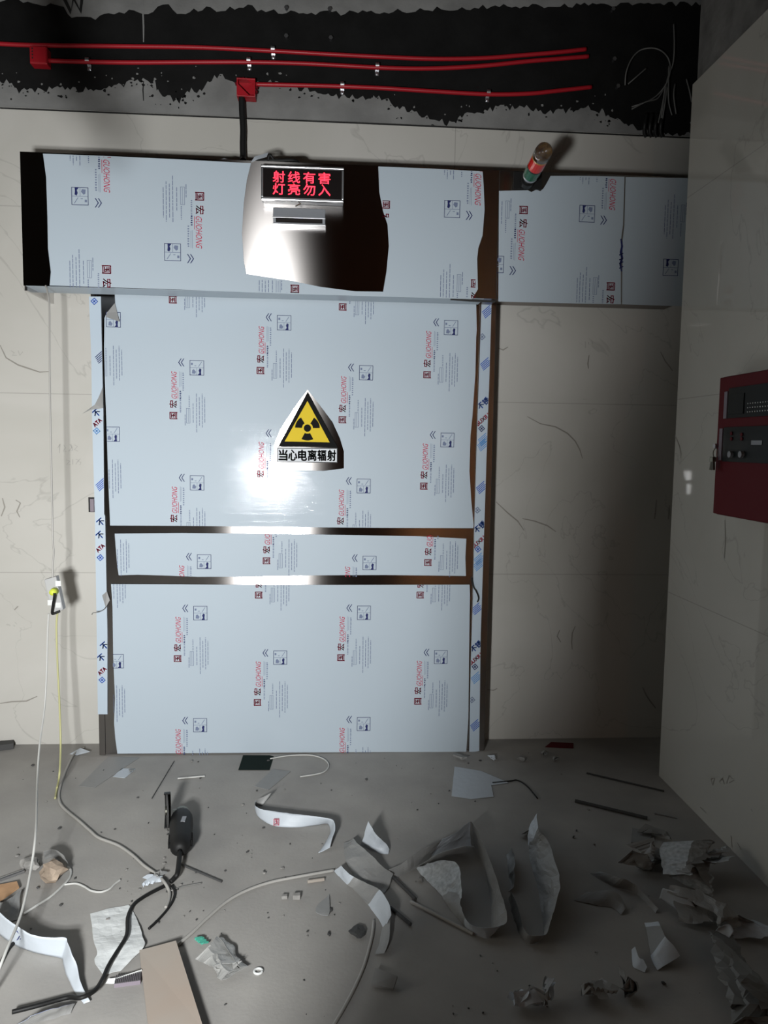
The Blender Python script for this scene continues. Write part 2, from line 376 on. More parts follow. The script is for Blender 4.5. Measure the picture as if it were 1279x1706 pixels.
# ================================================================== film print (one cluster of lettering)
S_PX = .00297
def make_cluster():
    g = []
    g.append((rot90(thick(fit(text2d('国'), -6, -6, 5.2, 6.2), .25)), 0))
    g.append((rot90(thick(fit(text2d('宏'), 12.2, -5.4, 24, 6.4), .25)), 0))
    g.append((rot90(fit(text2d('GUOHONG', shear=.35), 27, -5.6, 71, 3.2)), 0))
    for k in (0, 1):
        u = 8.2+k*4.2; g.append((poly2d([(u, 85.3), (u+4.2, 91.6), (u+5.6, 91.6), (u+1.5, 85.3), (u+5.6, 79), (u+4.2, 79)]), 1))
    for q in ring2d(26.4, 65.1, 49.4, 89.2, .8): g.append((q, 1))
    g.append((rect(26.4, 77, 49.4, 77.6), 2)); g.append((rect(37.4, 65.1, 38, 77), 2))
    g.append((poly2d([(39.5, 65.8), (45, 65.8), (44.6, 70), (45.2, 75), (42.5, 76.5), (40.8, 73), (42, 69)]), 1))
    g.append((rect(28.5, 81.5, 31.5, 85), 2)); g.append((poly2d([(40, 79), (41, 79), (46, 86.5), (45.3, 87.2)]), 2))
    g.append((poly2d([(30, 68), (35, 67.5), (36.5, 71), (33, 75), (30.5, 73.5)]), 2)); g.append((rect(34, 80, 37, 81), 2))
    g.append((rect(7.0, 27, 7.7, 45), 0)); g.append((rect(10.2, 46, 10.7, 71), 2)); g.append((rect(12.2, 47, 12.6, 70), 2))
    r = random.Random(1)
    def chars(u, v0, v1, w, pitch, m):
        v = v0
        while v < v1: g.append((rect(u-w/2, v, u+w/2*r.uniform(.6, 1), v+pitch*r.uniform(.45, .7)), m)); v += pitch
    chars(11.3, 5, 24, 2.2, 2.6, 2); chars(11.3, 26, 40, 2.6, 3.0, 1); chars(16, 40, 69, 2.4, 3.4, 2)
    for q in ring2d(20.3, -12.5, 26.5, 12, .6): g.append((q, 2))
    g.append((rect(23.2, -11, 23.8, 11), 2)); chars(25.4, 14, 33, 1.6, 2.8, 2)
    for u, a, b in ((18.5, -16, 2), (31.5, -11.5, 20), (37, -27, 36), (41.5, -16, 30), (46, -19, 36), (50, -11, 30)):
        v = a
        while v < b:
            l = r.uniform(3, 8); g.append((rect(u-.5, v, u+.55, min(v+l, b)), 2)); v += l+.9
    V = []; F = []; M = []
    for (vv, ff), m in g:
        i = len(V); V += vv
        for f in ff: F.append(tuple(k+i for k in f)); M.append(m)
    return V, F, M
CLV, CLF, CLM = make_cluster()
def print_cluster(film, anchor, plane_d, turn=False, scale=1.0, clip=None):
    """one printed block of the protective film; clip = (x0, x1, z0, z1) of the film it is printed on"""
    p = wl(*anchor, plane_d); s = S_PX*scale*(-1 if turn else 1)
    bm = bmesh.new(); vs = [bm.verts.new((p.x+u*s, -plane_d, p.z+v*s)) for u, v in CLV]
    for f, m in zip(CLF, CLM):
        try: q = bm.faces.new([vs[k] for k in f]); q.material_index = m
        except ValueError: pass
    if clip:
        x0, x1, z0, z1 = clip
        for co_, no in (((x0, 0, 0), (-1, 0, 0)), ((x1, 0, 0), (1, 0, 0)), ((0, 0, z0), (0, 0, -1)), ((0, 0, z1), (0, 0, 1))):
            bmesh.ops.bisect_plane(bm, geom=bm.verts[:]+bm.edges[:]+bm.faces[:], plane_co=co_, plane_no=no, clear_outer=True, dist=1e-6)
    if not bm.faces: bm.free(); return
    me = D.meshes.new('printed_logo'); bm.to_mesh(me); bm.free()
    for x in ('print_red', 'print_navy', 'print_grey'): me.materials.append(MAT[x])
    o = D.objects.new('printed_logo', me); COL.objects.link(o); put(o, film)
def film_sheet(name, parent, outline, d, holes=(), m='film', label=None):
    P = [(wl(x, y, d).x, wl(x, y, d).z) for x, y in outline]; H = [[(wl(x, y, d).x, wl(x, y, d).z) for x, y in h] for h in holes]
    V, F = flat_fill(P, H); mb = MB(); mb.add([(x, -d, z) for x, z in V], F, 0)
    o = mb.build(name, m, parent)
    so = o.modifiers.new('thickness', 'SOLIDIFY'); so.thickness = .0008; so.offset = 0
    xs = [p[0] for p in P]; zs = [p[1] for p in P]
    if label: o['label'] = label
    return o, (min(xs)+.002, max(xs)-.002, min(zs)+.002, max(zs)-.002)

# ================================================================== sliding door leaf
DY = .155; DF = .1585; DP = .1596
xl = wl(150, 500, DY).x; xr = wl(800, 1256, DY).x
door = thing('sliding_door_leaf', 'wide grey steel sliding door leaf still covered in pale blue printed protective film', 'door', (-.2, -.1, 0), kind='thing')
mb = MB(); mb.box((-1.13, -.10, .006), (.75, -DY, 2.42)); mb.build('steel_panel', 'steel', door, bevel=.003)
hole = [(512,649),(489,680.5),(466.4,715.7),(457,739.6),(456,772),(476,782),(499,783.5),(539.6,784.5),(572.7,780.4),(572.7,752),(566,729.8),(553.7,703),(532.6,675)]
up = [(191,488),(192,506),(199,534),(178,520),(174,530),(173.4,580),(174.5,631),(177.4,707),(179,763),(180.8,814),(182.5,850),(183.4,875.5),(300,876),(480,878),(650,879.5),(788,880),(788.6,874),(784.6,832),(781.8,785),(783.5,726),(787,691),(791.7,621),(793,562),(794,550),(793,506),(793,478)]
fu, cu = film_sheet('upper_film', door, up, DF, [hole], label='upper sheet of film with a patch cut away round the warning sign')
xh = wl(456, 740, DP).x
for a in ((289,692),(434,617),(570.5,699),(711.5,624),(706,809.5),(290,882),(567,886),(149,802),(150,613),(288,499),(571,511)):
    print_cluster(fu, a, DP, clip=cu)
print_cluster(fu, (434,808), DP, clip=(cu[0], xh, wl(434,795,DP).z, cu[3]))
mid = [(191,889),(193,915),(195,940),(197.7,958.5),(230,957.5),(280,959),(330,961),(417,960.7),(520,958.5),(640,958),(776,959.5),(775,930),(776.5,897.5),(700,893.5),(560,891),(417,889),(300,888)]
fm, cm = film_sheet('middle_film', door, mid, DF, label='narrow band of film at handle height')
for a in ((444,934),(302,1012),(577,1013),(713,937),(163,935),(160,845)): print_cluster(fm, a, DP, clip=cm)
low = [(185,973),(300,973.5),(430,974.5),(600,974.5),(782,974),(782.6,990),(781,1100),(780,1196),(778,1230),(776.5,1252.5),(500,1253.5),(195.5,1255.5),(192,1230),(190,1204.6),(191.5,1163),(188.6,1094),(187.4,1012)]
fw_, cl = film_sheet('lower_film', door, low, DF, label='large lower sheet of film reaching the floor')
for a in ((431,991),(700,991),(296,1097),(429,1170),(568,1095.4),(696,1168),(296,1282),(568,1279),(157,1177),(157,986)): print_cluster(fw_, a, DP, clip=cl)
# film flap peeled off at the top corner
mb = MB(); P = [wl(191,505,.160), wl(178,521,.166), wl(176,528,.172), wl(199,536,.176), wl(195,520,.164)]
mb.face([P[0], P[1], P[4]]); mb.face([P[1], P[2], P[3], P[4]]); mb.build('peeled_flap', 'film_back', door)

# ---- frame strips either side of the leaf (door trim)
frame = D.objects.new('door_1', None); COL.objects.link(frame); frame.location = (-.2, -.05, 0); tag(frame, kind='structure')
JF = .1605; JP = .1613
def jamb(name, x0, x1, film_pts, front=.1595):
    mb = MB(); mb.box((x0, -.02, .004), (x1, -front, 2.36)); j = mb.build(name, 'steel', frame, bevel=.002)
    P = [wl(x, y, JF) for x, y in film_pts]; mb = MB(); mb.face(P); f = mb.build('edge_film', 'film_strip', j)
    so = f.modifiers.new('thickness', 'SOLIDIFY'); so.thickness = .0006; so.offset = 0
    return j, f
XLJ = (wl(151, 520, DY).x, wl(178, 900, DY).x)
jl, fl_l = jamb('door_jamb', wl(152.5,591,JF).x, -1.128, [(148,494),(152,591),(153.4,703),(158,858),(160.8,1032),(163,1190),(179,1190),(179,1057),(175,860),(173.4,856),(172,680),(170,591),(168,494)])
jr, fl_r = jamb('door_jamb', .705, .787, [(802,502),(797.5,630),(794,738),(790,876),(787.6,998),(784,1106),(781.5,1254),(798,1251),(800.6,1057),(806.8,870),(810.4,757),(815,630),(818.7,502)])
def strip_print(film, c, kind, m, size=1.0):
    p = wl(*c, JP); k = S_PX*size; g = []
    ca, sa = math.cos(math.radians(42)), math.sin(math.radians(42))
    if kind == 'hatch':
        for i in range(5): g.append(rect(-9+i*.6, -6+i*2.6, 9+i*.6-(i % 2)*2, -4.7+i*2.6))
    elif kind == 'diamond':
        g += ring2d(-4.2, -4.2, 4.2, 4.2, 1.3); g += [rect(-2.6, -.7, 2.6, .7), rect(-.7, -2.6, .7, 2.6)]
    else:
        t = text2d(kind); w = 11*len(kind) if len(kind) < 3 and ord(kind[0]) > 255 else 5.2*len(kind)
        h = 11 if ord(kind[0]) > 255 else 6.5; g.append(thick(fit(t, -w/2, -h/2, w/2, h/2), .45))
    x0 = min((wl(x, y, JP).x for x, y in STR[film.name])); mb = bmesh.new()
    for vv, ff in g:
        vs = [mb.verts.new((p.x+(x*ca-y*sa)*k, -JP, p.z+(x*sa+y*ca)*k)) for x, y in vv]
        for f in ff:
            try: mb.faces.new([vs[i] for i in f])
            except ValueError: pass
    a, b = STRX(film, p.z)
    for co_, no in (((a, 0, 0), (-1, 0, 0)), ((b, 0, 0), (1, 0, 0))):
        bmesh.ops.bisect_plane(mb, geom=mb.verts[:]+mb.edges[:]+mb.faces[:], plane_co=co_, plane_no=no, clear_outer=True, dist=1e-6)
    if not mb.faces: mb.free(); return
    me = D.meshes.new('strip_print'); mb.to_mesh(me); mb.free(); me.materials.append(MAT[m])
    o = D.objects.new('strip_print', me); COL.objects.link(o); put(o, jl if film is fl_l else jr)
STR = {fl_l.name: [(152, 600), (172, 600)], fl_r.name: [(790, 876), (807, 876)]}
def STRX(film, z):
    # left and right edges of the film at height z (from its own outline)
    vs = [v.co for v in film.data.vertices]; n = len(vs)
    xs = []
    for i in range(n):
        a, b = vs[i], vs[(i+1) % n]
        if (a.z-z)*(b.z-z) < 0: t = (z-a.z)/(b.z-a.z); xs.append(a.x+(b.x-a.x)*t)
    return (min(xs)+.001, max(xs)-.001) if len(xs) > 1 else (-9, 9)
for x, y, k, m in ((811,520,'hatch','print_blue'),(803,561,'diamond','print_grey'),(808,607,'hatch','print_blue'),(805,672,'不锈','print_blue'),(804,699,'BUXIU','print_red'),(802,714,'diamond','print_navy'),(804,733,'hatch','print_blue_light'),(803,742,'hatch','print_blue_light'),
                   (801,813,'hatch','print_blue'),(795,850,'diamond','print_grey'),(799,878,'不锈','print_blue'),(797,903,'BUXIU','print_red'),(796,915,'diamond','print_blue'),(797,932,'hatch','print_blue_light'),(796,942,'hatch','print_blue_light'),
                   (793,1015,'hatch','print_blue'),(793,1077,'不锈','print_blue'),(792,1098,'BUXIU','print_red'),(791,1111,'diamond','print_navy'),(792,1130,'hatch','print_blue_light'),(786,1166,'diamond','print_grey'),(791,1209,'hatch','print_blue')):
    strip_print(fl_r, (x, y), k, m)
for x, y, k, m in ((157,502,'diamond','print_blue'),(167,595,'hatch','print_navy'),(161,688,'不','print_blue'),(162,704,'ATA','print_red'),(161,718,'diamond','print_blue_light'),(168,808,'hatch','print_blue'),
                   (168,870,'不','print_blue'),(167,892,'不','print_blue'),(167,913,'ATA','print_red'),(167,929,'diamond','print_blue'),(174,1076,'不','print_blue'),(169,1096,'不','print_blue'),(170,1118,'ATA','print_red'),(170,1133,'diamond','print_blue')):
    strip_print(fl_l, (x, y), k, m)
# torn flaps and the curled tie on the left strip
mb = MB(); P = [(171,645,.163),(172,680,.166),(164,681,.172),(150,683,.185),(136,690,.20),(158,674,.18),(165,660,.172)]
Q = [wl(*p) for p in P]; mb.face([Q[0], Q[1], Q[6]]); mb.face([Q[1], Q[2], Q[5], Q[6]]); mb.face([Q[2], Q[3], Q[5]]); mb.face([Q[3], Q[4], Q[5]]); mb.build('torn_flap', 'film_back', jl)
mb = MB(); Q = [wl(*p) for p in [(178,985,.163),(170,992,.175),(176,1012,.172),(183,1000,.163)]]; mb.face(Q); mb.build('torn_flap', 'film_back', jl)
mb = MB(); mb.tube(smooth_path([wl(178,1009,.166), wl(172,1016,.19), wl(163,1020,.21), wl(155,1021,.22), wl(153,1024,.22)]), .002, 6); mb.build('loose_tie', 'wire_grey', jl)
mb = MB(); mb.tube(smooth_path([wl(786,962,.164), wl(789,978,.17), wl(793,985,.18), wl(797,996,.175), wl(795,1003,.17)]), .0035, 6); mb.build('loose_tie', 'rubber', jr)

# ================================================================== door track housing
HY = .3385; HF = .3398; HP = .3406; ZU, ZH = 2.2584, 2.8363; XH0, XH1 = -1.395, 1.62
hous = thing('door_track_housing', 'long steel track housing above the sliding door, partly wrapped in printed film', 'housing', (0, -.15, ZU))
mb = MB(); mb.box((XH0, -HY, ZU), (XH1, -HY+.012, ZH)); mb.build('front_panel', 'steel', hous)
mb = MB(); mb.box((XH0, -HY+.012, ZH-.012), (XH1, -.001, ZH)); mb.build('top_panel', 'steel_smooth', hous)
mb = MB(); mb.box((XH0, -HY+.012, ZU), (XH1, -.185, ZU+.010)); bp = mb.build('bottom_panel', 'steel', hous)
mb = MB(); mb.box((XH0+.01, -HY+.001, ZU-.0012), (wl(806, 500, HY).x, -.187, ZU-.0003)); mb.build('bottom_film', 'film', bp)
mb = MB(); mb.box((XH0, -HY+.012, ZU-.02), (XH0+.012, -.001, ZH-.012)); mb.build('end_panel', 'steel_smooth', hous)
lf = [(71.6,256),(77,296),(79,361),(80,414),(84.7,453),(82.8,475.6),(300,482.5),(480,489.5),(650,494.5),(786,498.5),(795.8,482),(794.7,431),(796.5,413.5),(803.7,392),(807,349),(805.5,310),(803.7,285.5),(720,281),(630,277.3),(631.7,320),(638,352),(645.4,374),(647.6,410),(643.6,453),(638,486),(591.5,485.4),(534,478),(480,467),(410,456.6),(406,435),(403,388),(406,338),(411,300),(418,272),(300,265.5),(180,260)]
f1, c1 = film_sheet('front_film', hous, lf, HF, label='front film with a large curved patch cut away under the lit sign')
def hprint(film, a, clip): print_cluster(film, a, HP, turn=True, scale=1.08, clip=clip)
xa = wl(410, 400, HP).x; xb = wl(646, 400, HP).x; zc = wl(490, 468, HP).z
for a in ((332.3,327.5),(177.3,449.5),(178,232.5)): hprint(f1, a, (c1[0], xa, c1[2], wl(300, 266, HP).z))
hprint(f1, (490.7,481.8), (c1[0], xb, wl(490, 488, HP).z, zc))
for a in ((799,257),(791,472.8)): hprint(f1, a, (xb, wl(803 if a[1] < 300 else 795, 350, HP).x, wl(790, 497, HP).z, wl(760, 284, HP).z))
hprint(f1, (642,341), (wl(637, 340, HP).x, wl(650, 340, HP).x, wl(640, 362, HP).z, wl(640, 334, HP).z))
rf = [(917,293),(910,306),(905,314),(900,318.5),(893,316),(885,320),(879,317),(831,318),(830.5,410),(830,502.3),(930,505),(1034,507),(1034,400),(1037.5,375),(1040,294.5),(980,293)]
f2, c2 = film_sheet('front_film', hous, rf, HF, label='film sheet on the right half of the housing with one corner torn off')
rf2 = [(1042,295),(1040,375),(1037,400),(1036,507),(1160,511),(1164,297)]
f3, c3 = film_sheet('front_film', hous, rf2, HF, label='film sheet at the far right end of the housing')
z318 = wl(870, 320, HP).z
hprint(f2, (871.7,350.4), (c2[0], c2[1], c2[2], z318))
hprint(f2, (1024,266), (c2[0], wl(1036,350,HP).x, c2[2], wl(990,296,HP).z)); hprint(f2, (1017,477.6), (c2[0], wl(1032,480,HP).x, wl(1000,505,HP).z, c2[3]))
hprint(f3, (1163,357), (c3[0], c3[1], c3[2], wl(1100,298,HP).z))
mb = MB()
for v in ([(1034,398),(1036,410),(1034,420),(1036,430),(1033,440),(1035,452)],): stroke(mb, v, .006, 0, HP, wl)
for y in (424, 432, 438, 446): stroke(mb, [(1031,y+1),(1038,y-2)], .003, 0, HP, wl)
mb.build('torn_seam', 'print_navy', hous)
mb = MB(); stroke(mb, [(750,498.6),(785,500.5),(825,502.5)], .006, 0, HY+.0006, wl); mb.build('panel_joint', 'black_mark', hous)
mb = MB(); mb.box((wl(829,400,HY).x-.0015, -HY-.0004, ZU), (wl(829,400,HY).x+.0015, -HY+.004, ZH)); mb.build('panel_joint', 'black_mark', hous)

# ================================================================== lit warning box, sensor
p0 = wl(436, 272.7, .40); p1 = wl(571.5, 337, .40)
XS0, XS1, ZS1 = wl(435.5,300,.40).x, wl(572,310,.40).x, wl(500,277,.40).z; ZS0 = wl(500,334,.40).z
sign = thing('led_warning_box', 'lit LED warning box with red characters mounted on the door housing', 'sign', ((XS0+XS1)/2, -HY, (ZS0+ZS1)/2))
mb = MB(); mb.box((XS0, -HY-.0005, ZS0), (XS1, -.392, ZS1)); mb.build('case', 'grey_plastic', sign, bevel=.004)
mb = MB(); w = .0085
mb.box((XS0-.002, -.386, ZS1-w), (XS1+.002, -.403, ZS1+.002)); mb.box((XS0-.002, -.386, ZS0-.002), (XS1+.002, -.403, ZS0+w+.003))
mb.box((XS0-.002, -.386, ZS0+w), (XS0+w, -.403, ZS1-w)); mb.box((XS1-w, -.386, ZS0+w), (XS1+.002, -.403, ZS1-w)); mb.build('frame', 'aluminium', sign, bevel=.003)
mb = MB(); mb.box((XS0+w, -.39, ZS0+w), (XS1-w, -.3955, ZS1-w)); scr = mb.build('screen', 'led_screen', sign)
mb = MB(); cw = (wl(489,300,.396)-wl(464.4,300,.396)).x
for row, txt, z in ((0, '射线有害', 294.4), (1, '灯亮勿入', 314.8)):
    for i, ch in enumerate(txt):
        c = wl(464.4+25.3*i, z+.9*i*(1 if row == 0 else .75), .396); V, F = thick(fit(text2d(ch), -.0262, -.0242, .0262, .0242), .0005)
        mb.add([(c.x+x, -.3962, c.z+y) for x, y in V], F, 0)
mb.build('lettering', 'led_red', scr)
mb = MB(); c = wl(497,336,.404); mb.tube([c, c+Vector((.010,-.002,-.008)), c+Vector((-.012,-.004,-.022))], .003, 6); mb.build('clip', 'key_metal', sign)

XA, XB = wl(454.5,355,.385).x, wl(541.5,362,.385).x; ZA, ZB = wl(498,345.5,.385).z, wl(498,373,.385).z
sens = thing('door_motion_sensor', 'grey motion sensor bar with a dark slot under the lit warning box', 'sensor', ((XA+XB)/2, -HY, (ZA+ZB)/2))
mb = MB(); zm = ZA+(ZB-ZA)*.62
prof = [(-HY-.0004, ZA), (-.372, ZA), (-.386, zm+.004), (-.386, zm), (-.368, ZB+.006), (-HY-.0004, ZB+.006)]
mb.prism([(XA, y, z) for y, z in prof], (XB-XA, 0, 0)); mb.build('body', 'grey_plastic', sens, bevel=.002)
mb = MB(); mb.prism([(XA+.012, y, z) for y, z in [(-.3872, zm), (-.3765, ZB+.014), (-.3695, ZB+.008), (-.380, zm-.004)]], (XB-XA-.024, 0, 0)); mb.build('lens', 'led_screen', sens)
mb = MB(); mb.box((XA-.002, -HY-.0006, ZB), (XB+.002, -.372, ZB+.006)); mb.box((XA-.001, -.374, zm-.003), (XB+.001, -.3885, zm+.0015)); mb.build('rim', 'aluminium', sens, bevel=.001)

# ================================================================== ionising radiation warning sign
WD = .1665
def wpt(x, y, d=WD): return wl(x, y, d)
ws = thing('radiation_warning_sign', 'yellow and black triangular radiation warning sign on the steel door', 'sign', wl(512, 720, .16))
mb = MB(); T = [wl(512.2,653,.1645), wl(463,744.3,.1645), wl(562.5,745.3,.1645)]; mb.prism(T, (0, .006, 0)); mb.build('triangle_plate', 'black_matte', ws, bevel=.001)
mb = MB(); mb.face([wl(512,668,.1652), wl(474,735.5,.1652), wl(549,737,.1652)]); yl = mb.build('yellow_field', 'yellow_sign', ws)
mb = MB(); c = wl(512,713.3,.1658); R0, R1 = 9*S_PX, 20.3*S_PX
for k in range(3):
    a0 = math.radians(30+120*k-28.5-30+30); a1 = a0+math.radians(57); arc = [a0+(a1-a0)*i/10 for i in range(11)]
    mb.face([(c.x+R1*math.cos(a), c.y, c.z+R1*math.sin(a)) for a in arc] + [(c.x+R0*math.cos(a), c.y, c.z+R0*math.sin(a)) for a in arc[::-1]])
mb.face([(c.x+6*S_PX*math.cos(i*math.pi/12), c.y, c.z+6*S_PX*math.sin(i*math.pi/12)) for i in range(24)]); mb.build('trefoil', 'black_matte', yl)
mb = MB(); Q = [wl(461.5,745.4,.1645), wl(461.5,770.2,.1645), wl(562.3,771.2,.1645), wl(562.3,746.2,.1645)]; mb.prism(Q, (0, .006, 0)); cp = mb.build('caption_plate', 'black_plastic', ws, bevel=.001)
mb = MB(); mb.face([wl(463,746.9,.1652), wl(463,768.8,.1652), wl(560.8,769.7,.1652), wl(560.8,747.8,.1652)]); mb.build('caption_field', 'white_sign', cp)
mb = MB()
for i, ch in enumerate('当心电离辐射'):
    q = wl(471.5+16.15*i, 758.2+.12*i, .1658); V, F = thick(fit(text2d(ch), -.0205, -.0262, .0205, .0262), .0019); mb.add([(q.x+x, q.y, q.z+y) for x, y in V], F)
mb.build('lettering', 'black_matte', cp)

# ================================================================== tower light
ta = wl(876, 306, .36); tb = wl(909, 246, .70); ax = (tb-ta)
tl = thing('signal_tower_light', 'small red and green signal tower light leaning out of the housing top', 'lamp', ta)
def seg(name, t0, t1, r0, m, r1=None, n=20): mb = MB(); mb.rod(ta+ax*t0, ta+ax*t1, r0, n, 0, r1); return mb.build(name, m, tl, smooth=False)
mb = MB(); mb.rod(ta+ax*.03, ta+ax*.12, .030, 20, 0, .030); mb.box((ta.x-.055, -.3392, ta.z-.02), (ta.x+.075, -.352, ta.z+.055)); mb.build('bracket', 'black_plastic', tl)
seg('pole', .12, .24, .024, 'black_plastic'); seg('collar', .24, .29, .034, 'aluminium'); seg('green_lens', .29, .50, .035, 'lens_green'); seg('spacer', .50, .53, .036, 'black_plastic')
seg('red_lens', .53, .76, .036, 'lens_red'); seg('amber_ring', .76, .79, .037, 'lens_amber')
mb = MB(); mb.tube([ta+ax*t for t in (.79, .88, .94, .98, 1.0)], .036, 20, 0, True, [.037, .037, .034, .024, .006]); mb.build('clear_dome', 'lens_clear', tl, smooth=True)

# ================================================================== conduits, boxes, clips, hooks
def conduit(label, pts, r=.010, d=.022, m='red_paint'):
    mb = MB(); P = smooth_path([wl(x, y, d) for x, y in pts], 8); mb.tube(P, r, 10); o = mb.build('conduit_pipe', m, smooth=True); return tag(o, label, 'conduit')
conduit('topmost red conduit pipe running across the dark painted wall', [(-30,71),(48,75),(200,77),(330,79),(455,85),(560,91),(640,95),(720,98),(800,97),(870,92),(930,87),(976,82)])
conduit('red conduit pipe leaving the small red box at upper left', [(76,101),(200,104),(330,103.5),(415,103.5),(510,106),(640,113),(720,114),(800,110),(880,102),(930,98),(980,94)])
conduit('lowest red conduit pipe leaving the open red junction box', [(424,140.5),(500,142),(570,144),(640,147),(720,152),(812,157),(880,156),(930,151),(985,145)])
def clip(x, y, label):
    p = wl(x, y, .0); t = thing('pipe_clip', label, 'clip', p, 'steel pipe clips on the red conduits')
    mb = MB(); arc = [(p.x-.009, -.022-.0125*math.sin(a), p.z+.0125*math.cos(a)) for a in [math.pi*i/8 for i in range(9)]]
    inn = [(q[0], -.022-(-.022-q[1])*.86, p.z+(q[2]-p.z)*.86) for q in arc]
    mb.box((p.x-.009, .0085, p.z-.0125), (p.x+.009, -.022, p.z-.0108)); mb.box((p.x-.009, .0085, p.z+.0108), (p.x+.009, -.022, p.z+.0125))
    for i in range(8): mb.prism([arc[i], arc[i+1], inn[i+1], inn[i]], (.018, 0, 0))
    mb.build('saddle', 'aluminium', t)
    mb = MB(); mb.box((p.x-.009, .0085, p.z-.035), (p.x+.009, .0055, p.z-.0125)); mb.rod((p.x, .006, p.z-.026), (p.x, -.003, p.z-.026), .006, 10); mb.build('screw_tab', 'aluminium', t)
for x, y, l in ((148,104.2,'leftmost steel clip on the red conduit beside the small red box'),(455,85,'steel clip on the topmost red conduit above the open junction box'),(415,103.5,'steel clip on the middle red conduit right above the open junction box'),
                (628,112.6,'rightmost steel clip on the middle red conduit'),(570,144,'left steel clip on the lowest red conduit'),(812,157,'right steel clip on the lowest red conduit')): clip(x, y, l)
bx0 = wl(76, 74, .04)
rb = thing('junction_box', 'small closed red junction box at the far left end of the conduits', 'junction box', wl(62, 90, 0))
a, b = wl(48,75,.05), wl(78,106,.05); mb = MB(); mb.box((a.x, .01, b.z), (b.x, -.045, a.z)); mb.build('body', 'red_paint', rb, bevel=.004)
mb = MB(); mb.box((a.x+.003, -.0455, b.z+.003), (b.x-.003, -.050, a.z-.003)); lid = mb.build('cover', 'red_paint', rb, bevel=.002)
mb = MB(); 
for k in range(4): mb.box((a.x+.012, -.0502, b.z+.02+.014*k), (a.x+.018, -.0506, b.z+.028+.014*k))
mb.build('printed_mark', 'black_mark', lid)
rb = thing('junction_box', 'open red junction box with a dark hole above the black hose', 'junction box', wl(409, 144, 0))
a, b = wl(394,129,.05), wl(425,161,.05); mb = MB(); mb.box((a.x, .01, b.z), (b.x, -.012, a.z)); w = .006
mb.box((a.x, -.012, b.z), (b.x, -.05, b.z+w)); mb.box((a.x, -.012, a.z-w), (b.x, -.05, a.z)); mb.box((a.x, -.012, b.z+w), (a.x+w, -.05, a.z-w)); mb.box((b.x-w, -.012, b.z+w), (b.x, -.05, a.z-w)); mb.build('body', 'red_paint', rb, bevel=.001)
mb = MB(); mb.prism([(a.x+w, -.046, b.z+w), (b.x-.03, -.046, b.z+w), (a.x+w, -.046, a.z-.03)], (0, -.004, 0)); mb.prism([(b.x-w, -.046, a.z-w), (a.x+.045, -.046, a.z-w), (b.x-w, -.046, b.z+.055)], (0, -.004, 0)); mb.build('cover', 'red_paint', rb)
mb = MB()
for sx, sz in ((a.x-.004, a.z-.02), (b.x+.004, b.z+.03), (b.x+.006, b.z+.05), (a.x+.03, a.z+.004)): mb.rod((sx, -.02, sz), (sx, -.035, sz), .006, 8)
mb.build('knockout_stub', 'red_dark', rb)
mb = MB(); mb.tube(smooth_path([wl(402.5,161,.03), wl(403.5,190,.03), wl(405,215,.032), wl(404.5,240,.035), wl(405,262,.04), wl(405,268,.06)], 10), .0155, 12)
hose = tag(mb.build('flexible_hose', 'rubber', smooth=True), 'black flexible hose hanging from the open red box to the housing', 'hose')
for i, (x, y) in enumerate(((477,15),(549,17),(477,62),(551,65),(1020,17),(1022,100),(1028,145))):
    p = wl(x, y, 0); mb = MB(); mb.rod((p.x, .011, p.z), (p.x, -.012, p.z), .006, 10); mb.rod((p.x, -.012, p.z), (p.x, -.016, p.z), .0105, 6)
    LB = {(477,15): 'steel anchor bolt near the top edge of the dark wall, left of its pair', (549,17): 'steel anchor bolt near the top edge of the dark wall, right of its pair', (477,62): 'steel anchor bolt just above the topmost red conduit, left of its pair',
          (551,65): 'steel anchor bolt just above the topmost red conduit, right of its pair', (1020,17): 'steel anchor bolt at the top edge above the wire coil', (1022,100): 'steel anchor bolt left of the wire coil, upper one', (1028,145): 'steel anchor bolt left of the wire coil, lower one'}
    tag(mb.build('anchor_bolt', 'aluminium'), LB[(x, y)], 'bolt', 'anchor bolts in the dark wall')
# loose wires coiled on the dark wall at the right
def wire(mb, pts, r=.0035, d=.04): mb.tube(smooth_path([wl(x, y, d+.012*math.sin(i*1.7)) for i, (x, y) in enumerate(pts)], 6), r, 6)
wc = thing('wire_coil', 'loose coil of thin grey wires hanging on the dark wall at right', 'wires', wl(1090, 150, .03))
mb = MB(); wire(mb, [(1041,142),(1043,120),(1052,98),(1066,84),(1085,80),(1100,84),(1111,94),(1116,108),(1115,125),(1108,142),(1095,158),(1080,168),(1064,174),(1052,178)]); wire(mb, [(1046,140),(1060,128),(1076,114)]); wire(mb, [(1052,182),(1075,170),(1095,164),(1106,146)]); mb.build('loop', 'wire_grey', wc, smooth=True)
for pts in ([(1122,40),(1123,75),(1121,105),(1112,130),(1108,150),(1103,185),(1100,206)], [(1114,110),(1113,150),(1114,172),(1119,192)], [(1124,140),(1122,160),(1126,190)], [(1143,132),(1148,150),(1152,170)], [(1108,140),(1104,170),(1096,205)], [(1111,145),(1107,175),(1101,212)]):
    mb = MB(); wire(mb, pts); mb.build('wire_tail', 'wire_grey', wc, smooth=True)
for x in (1074, 1083, 1092, 1101): mb = MB(); wire(mb, [(x+3,190),(x,205),(x-1,220),(x+2,228)], .009, .03); mb.build('connector', 'black_plastic', wc, smooth=True)

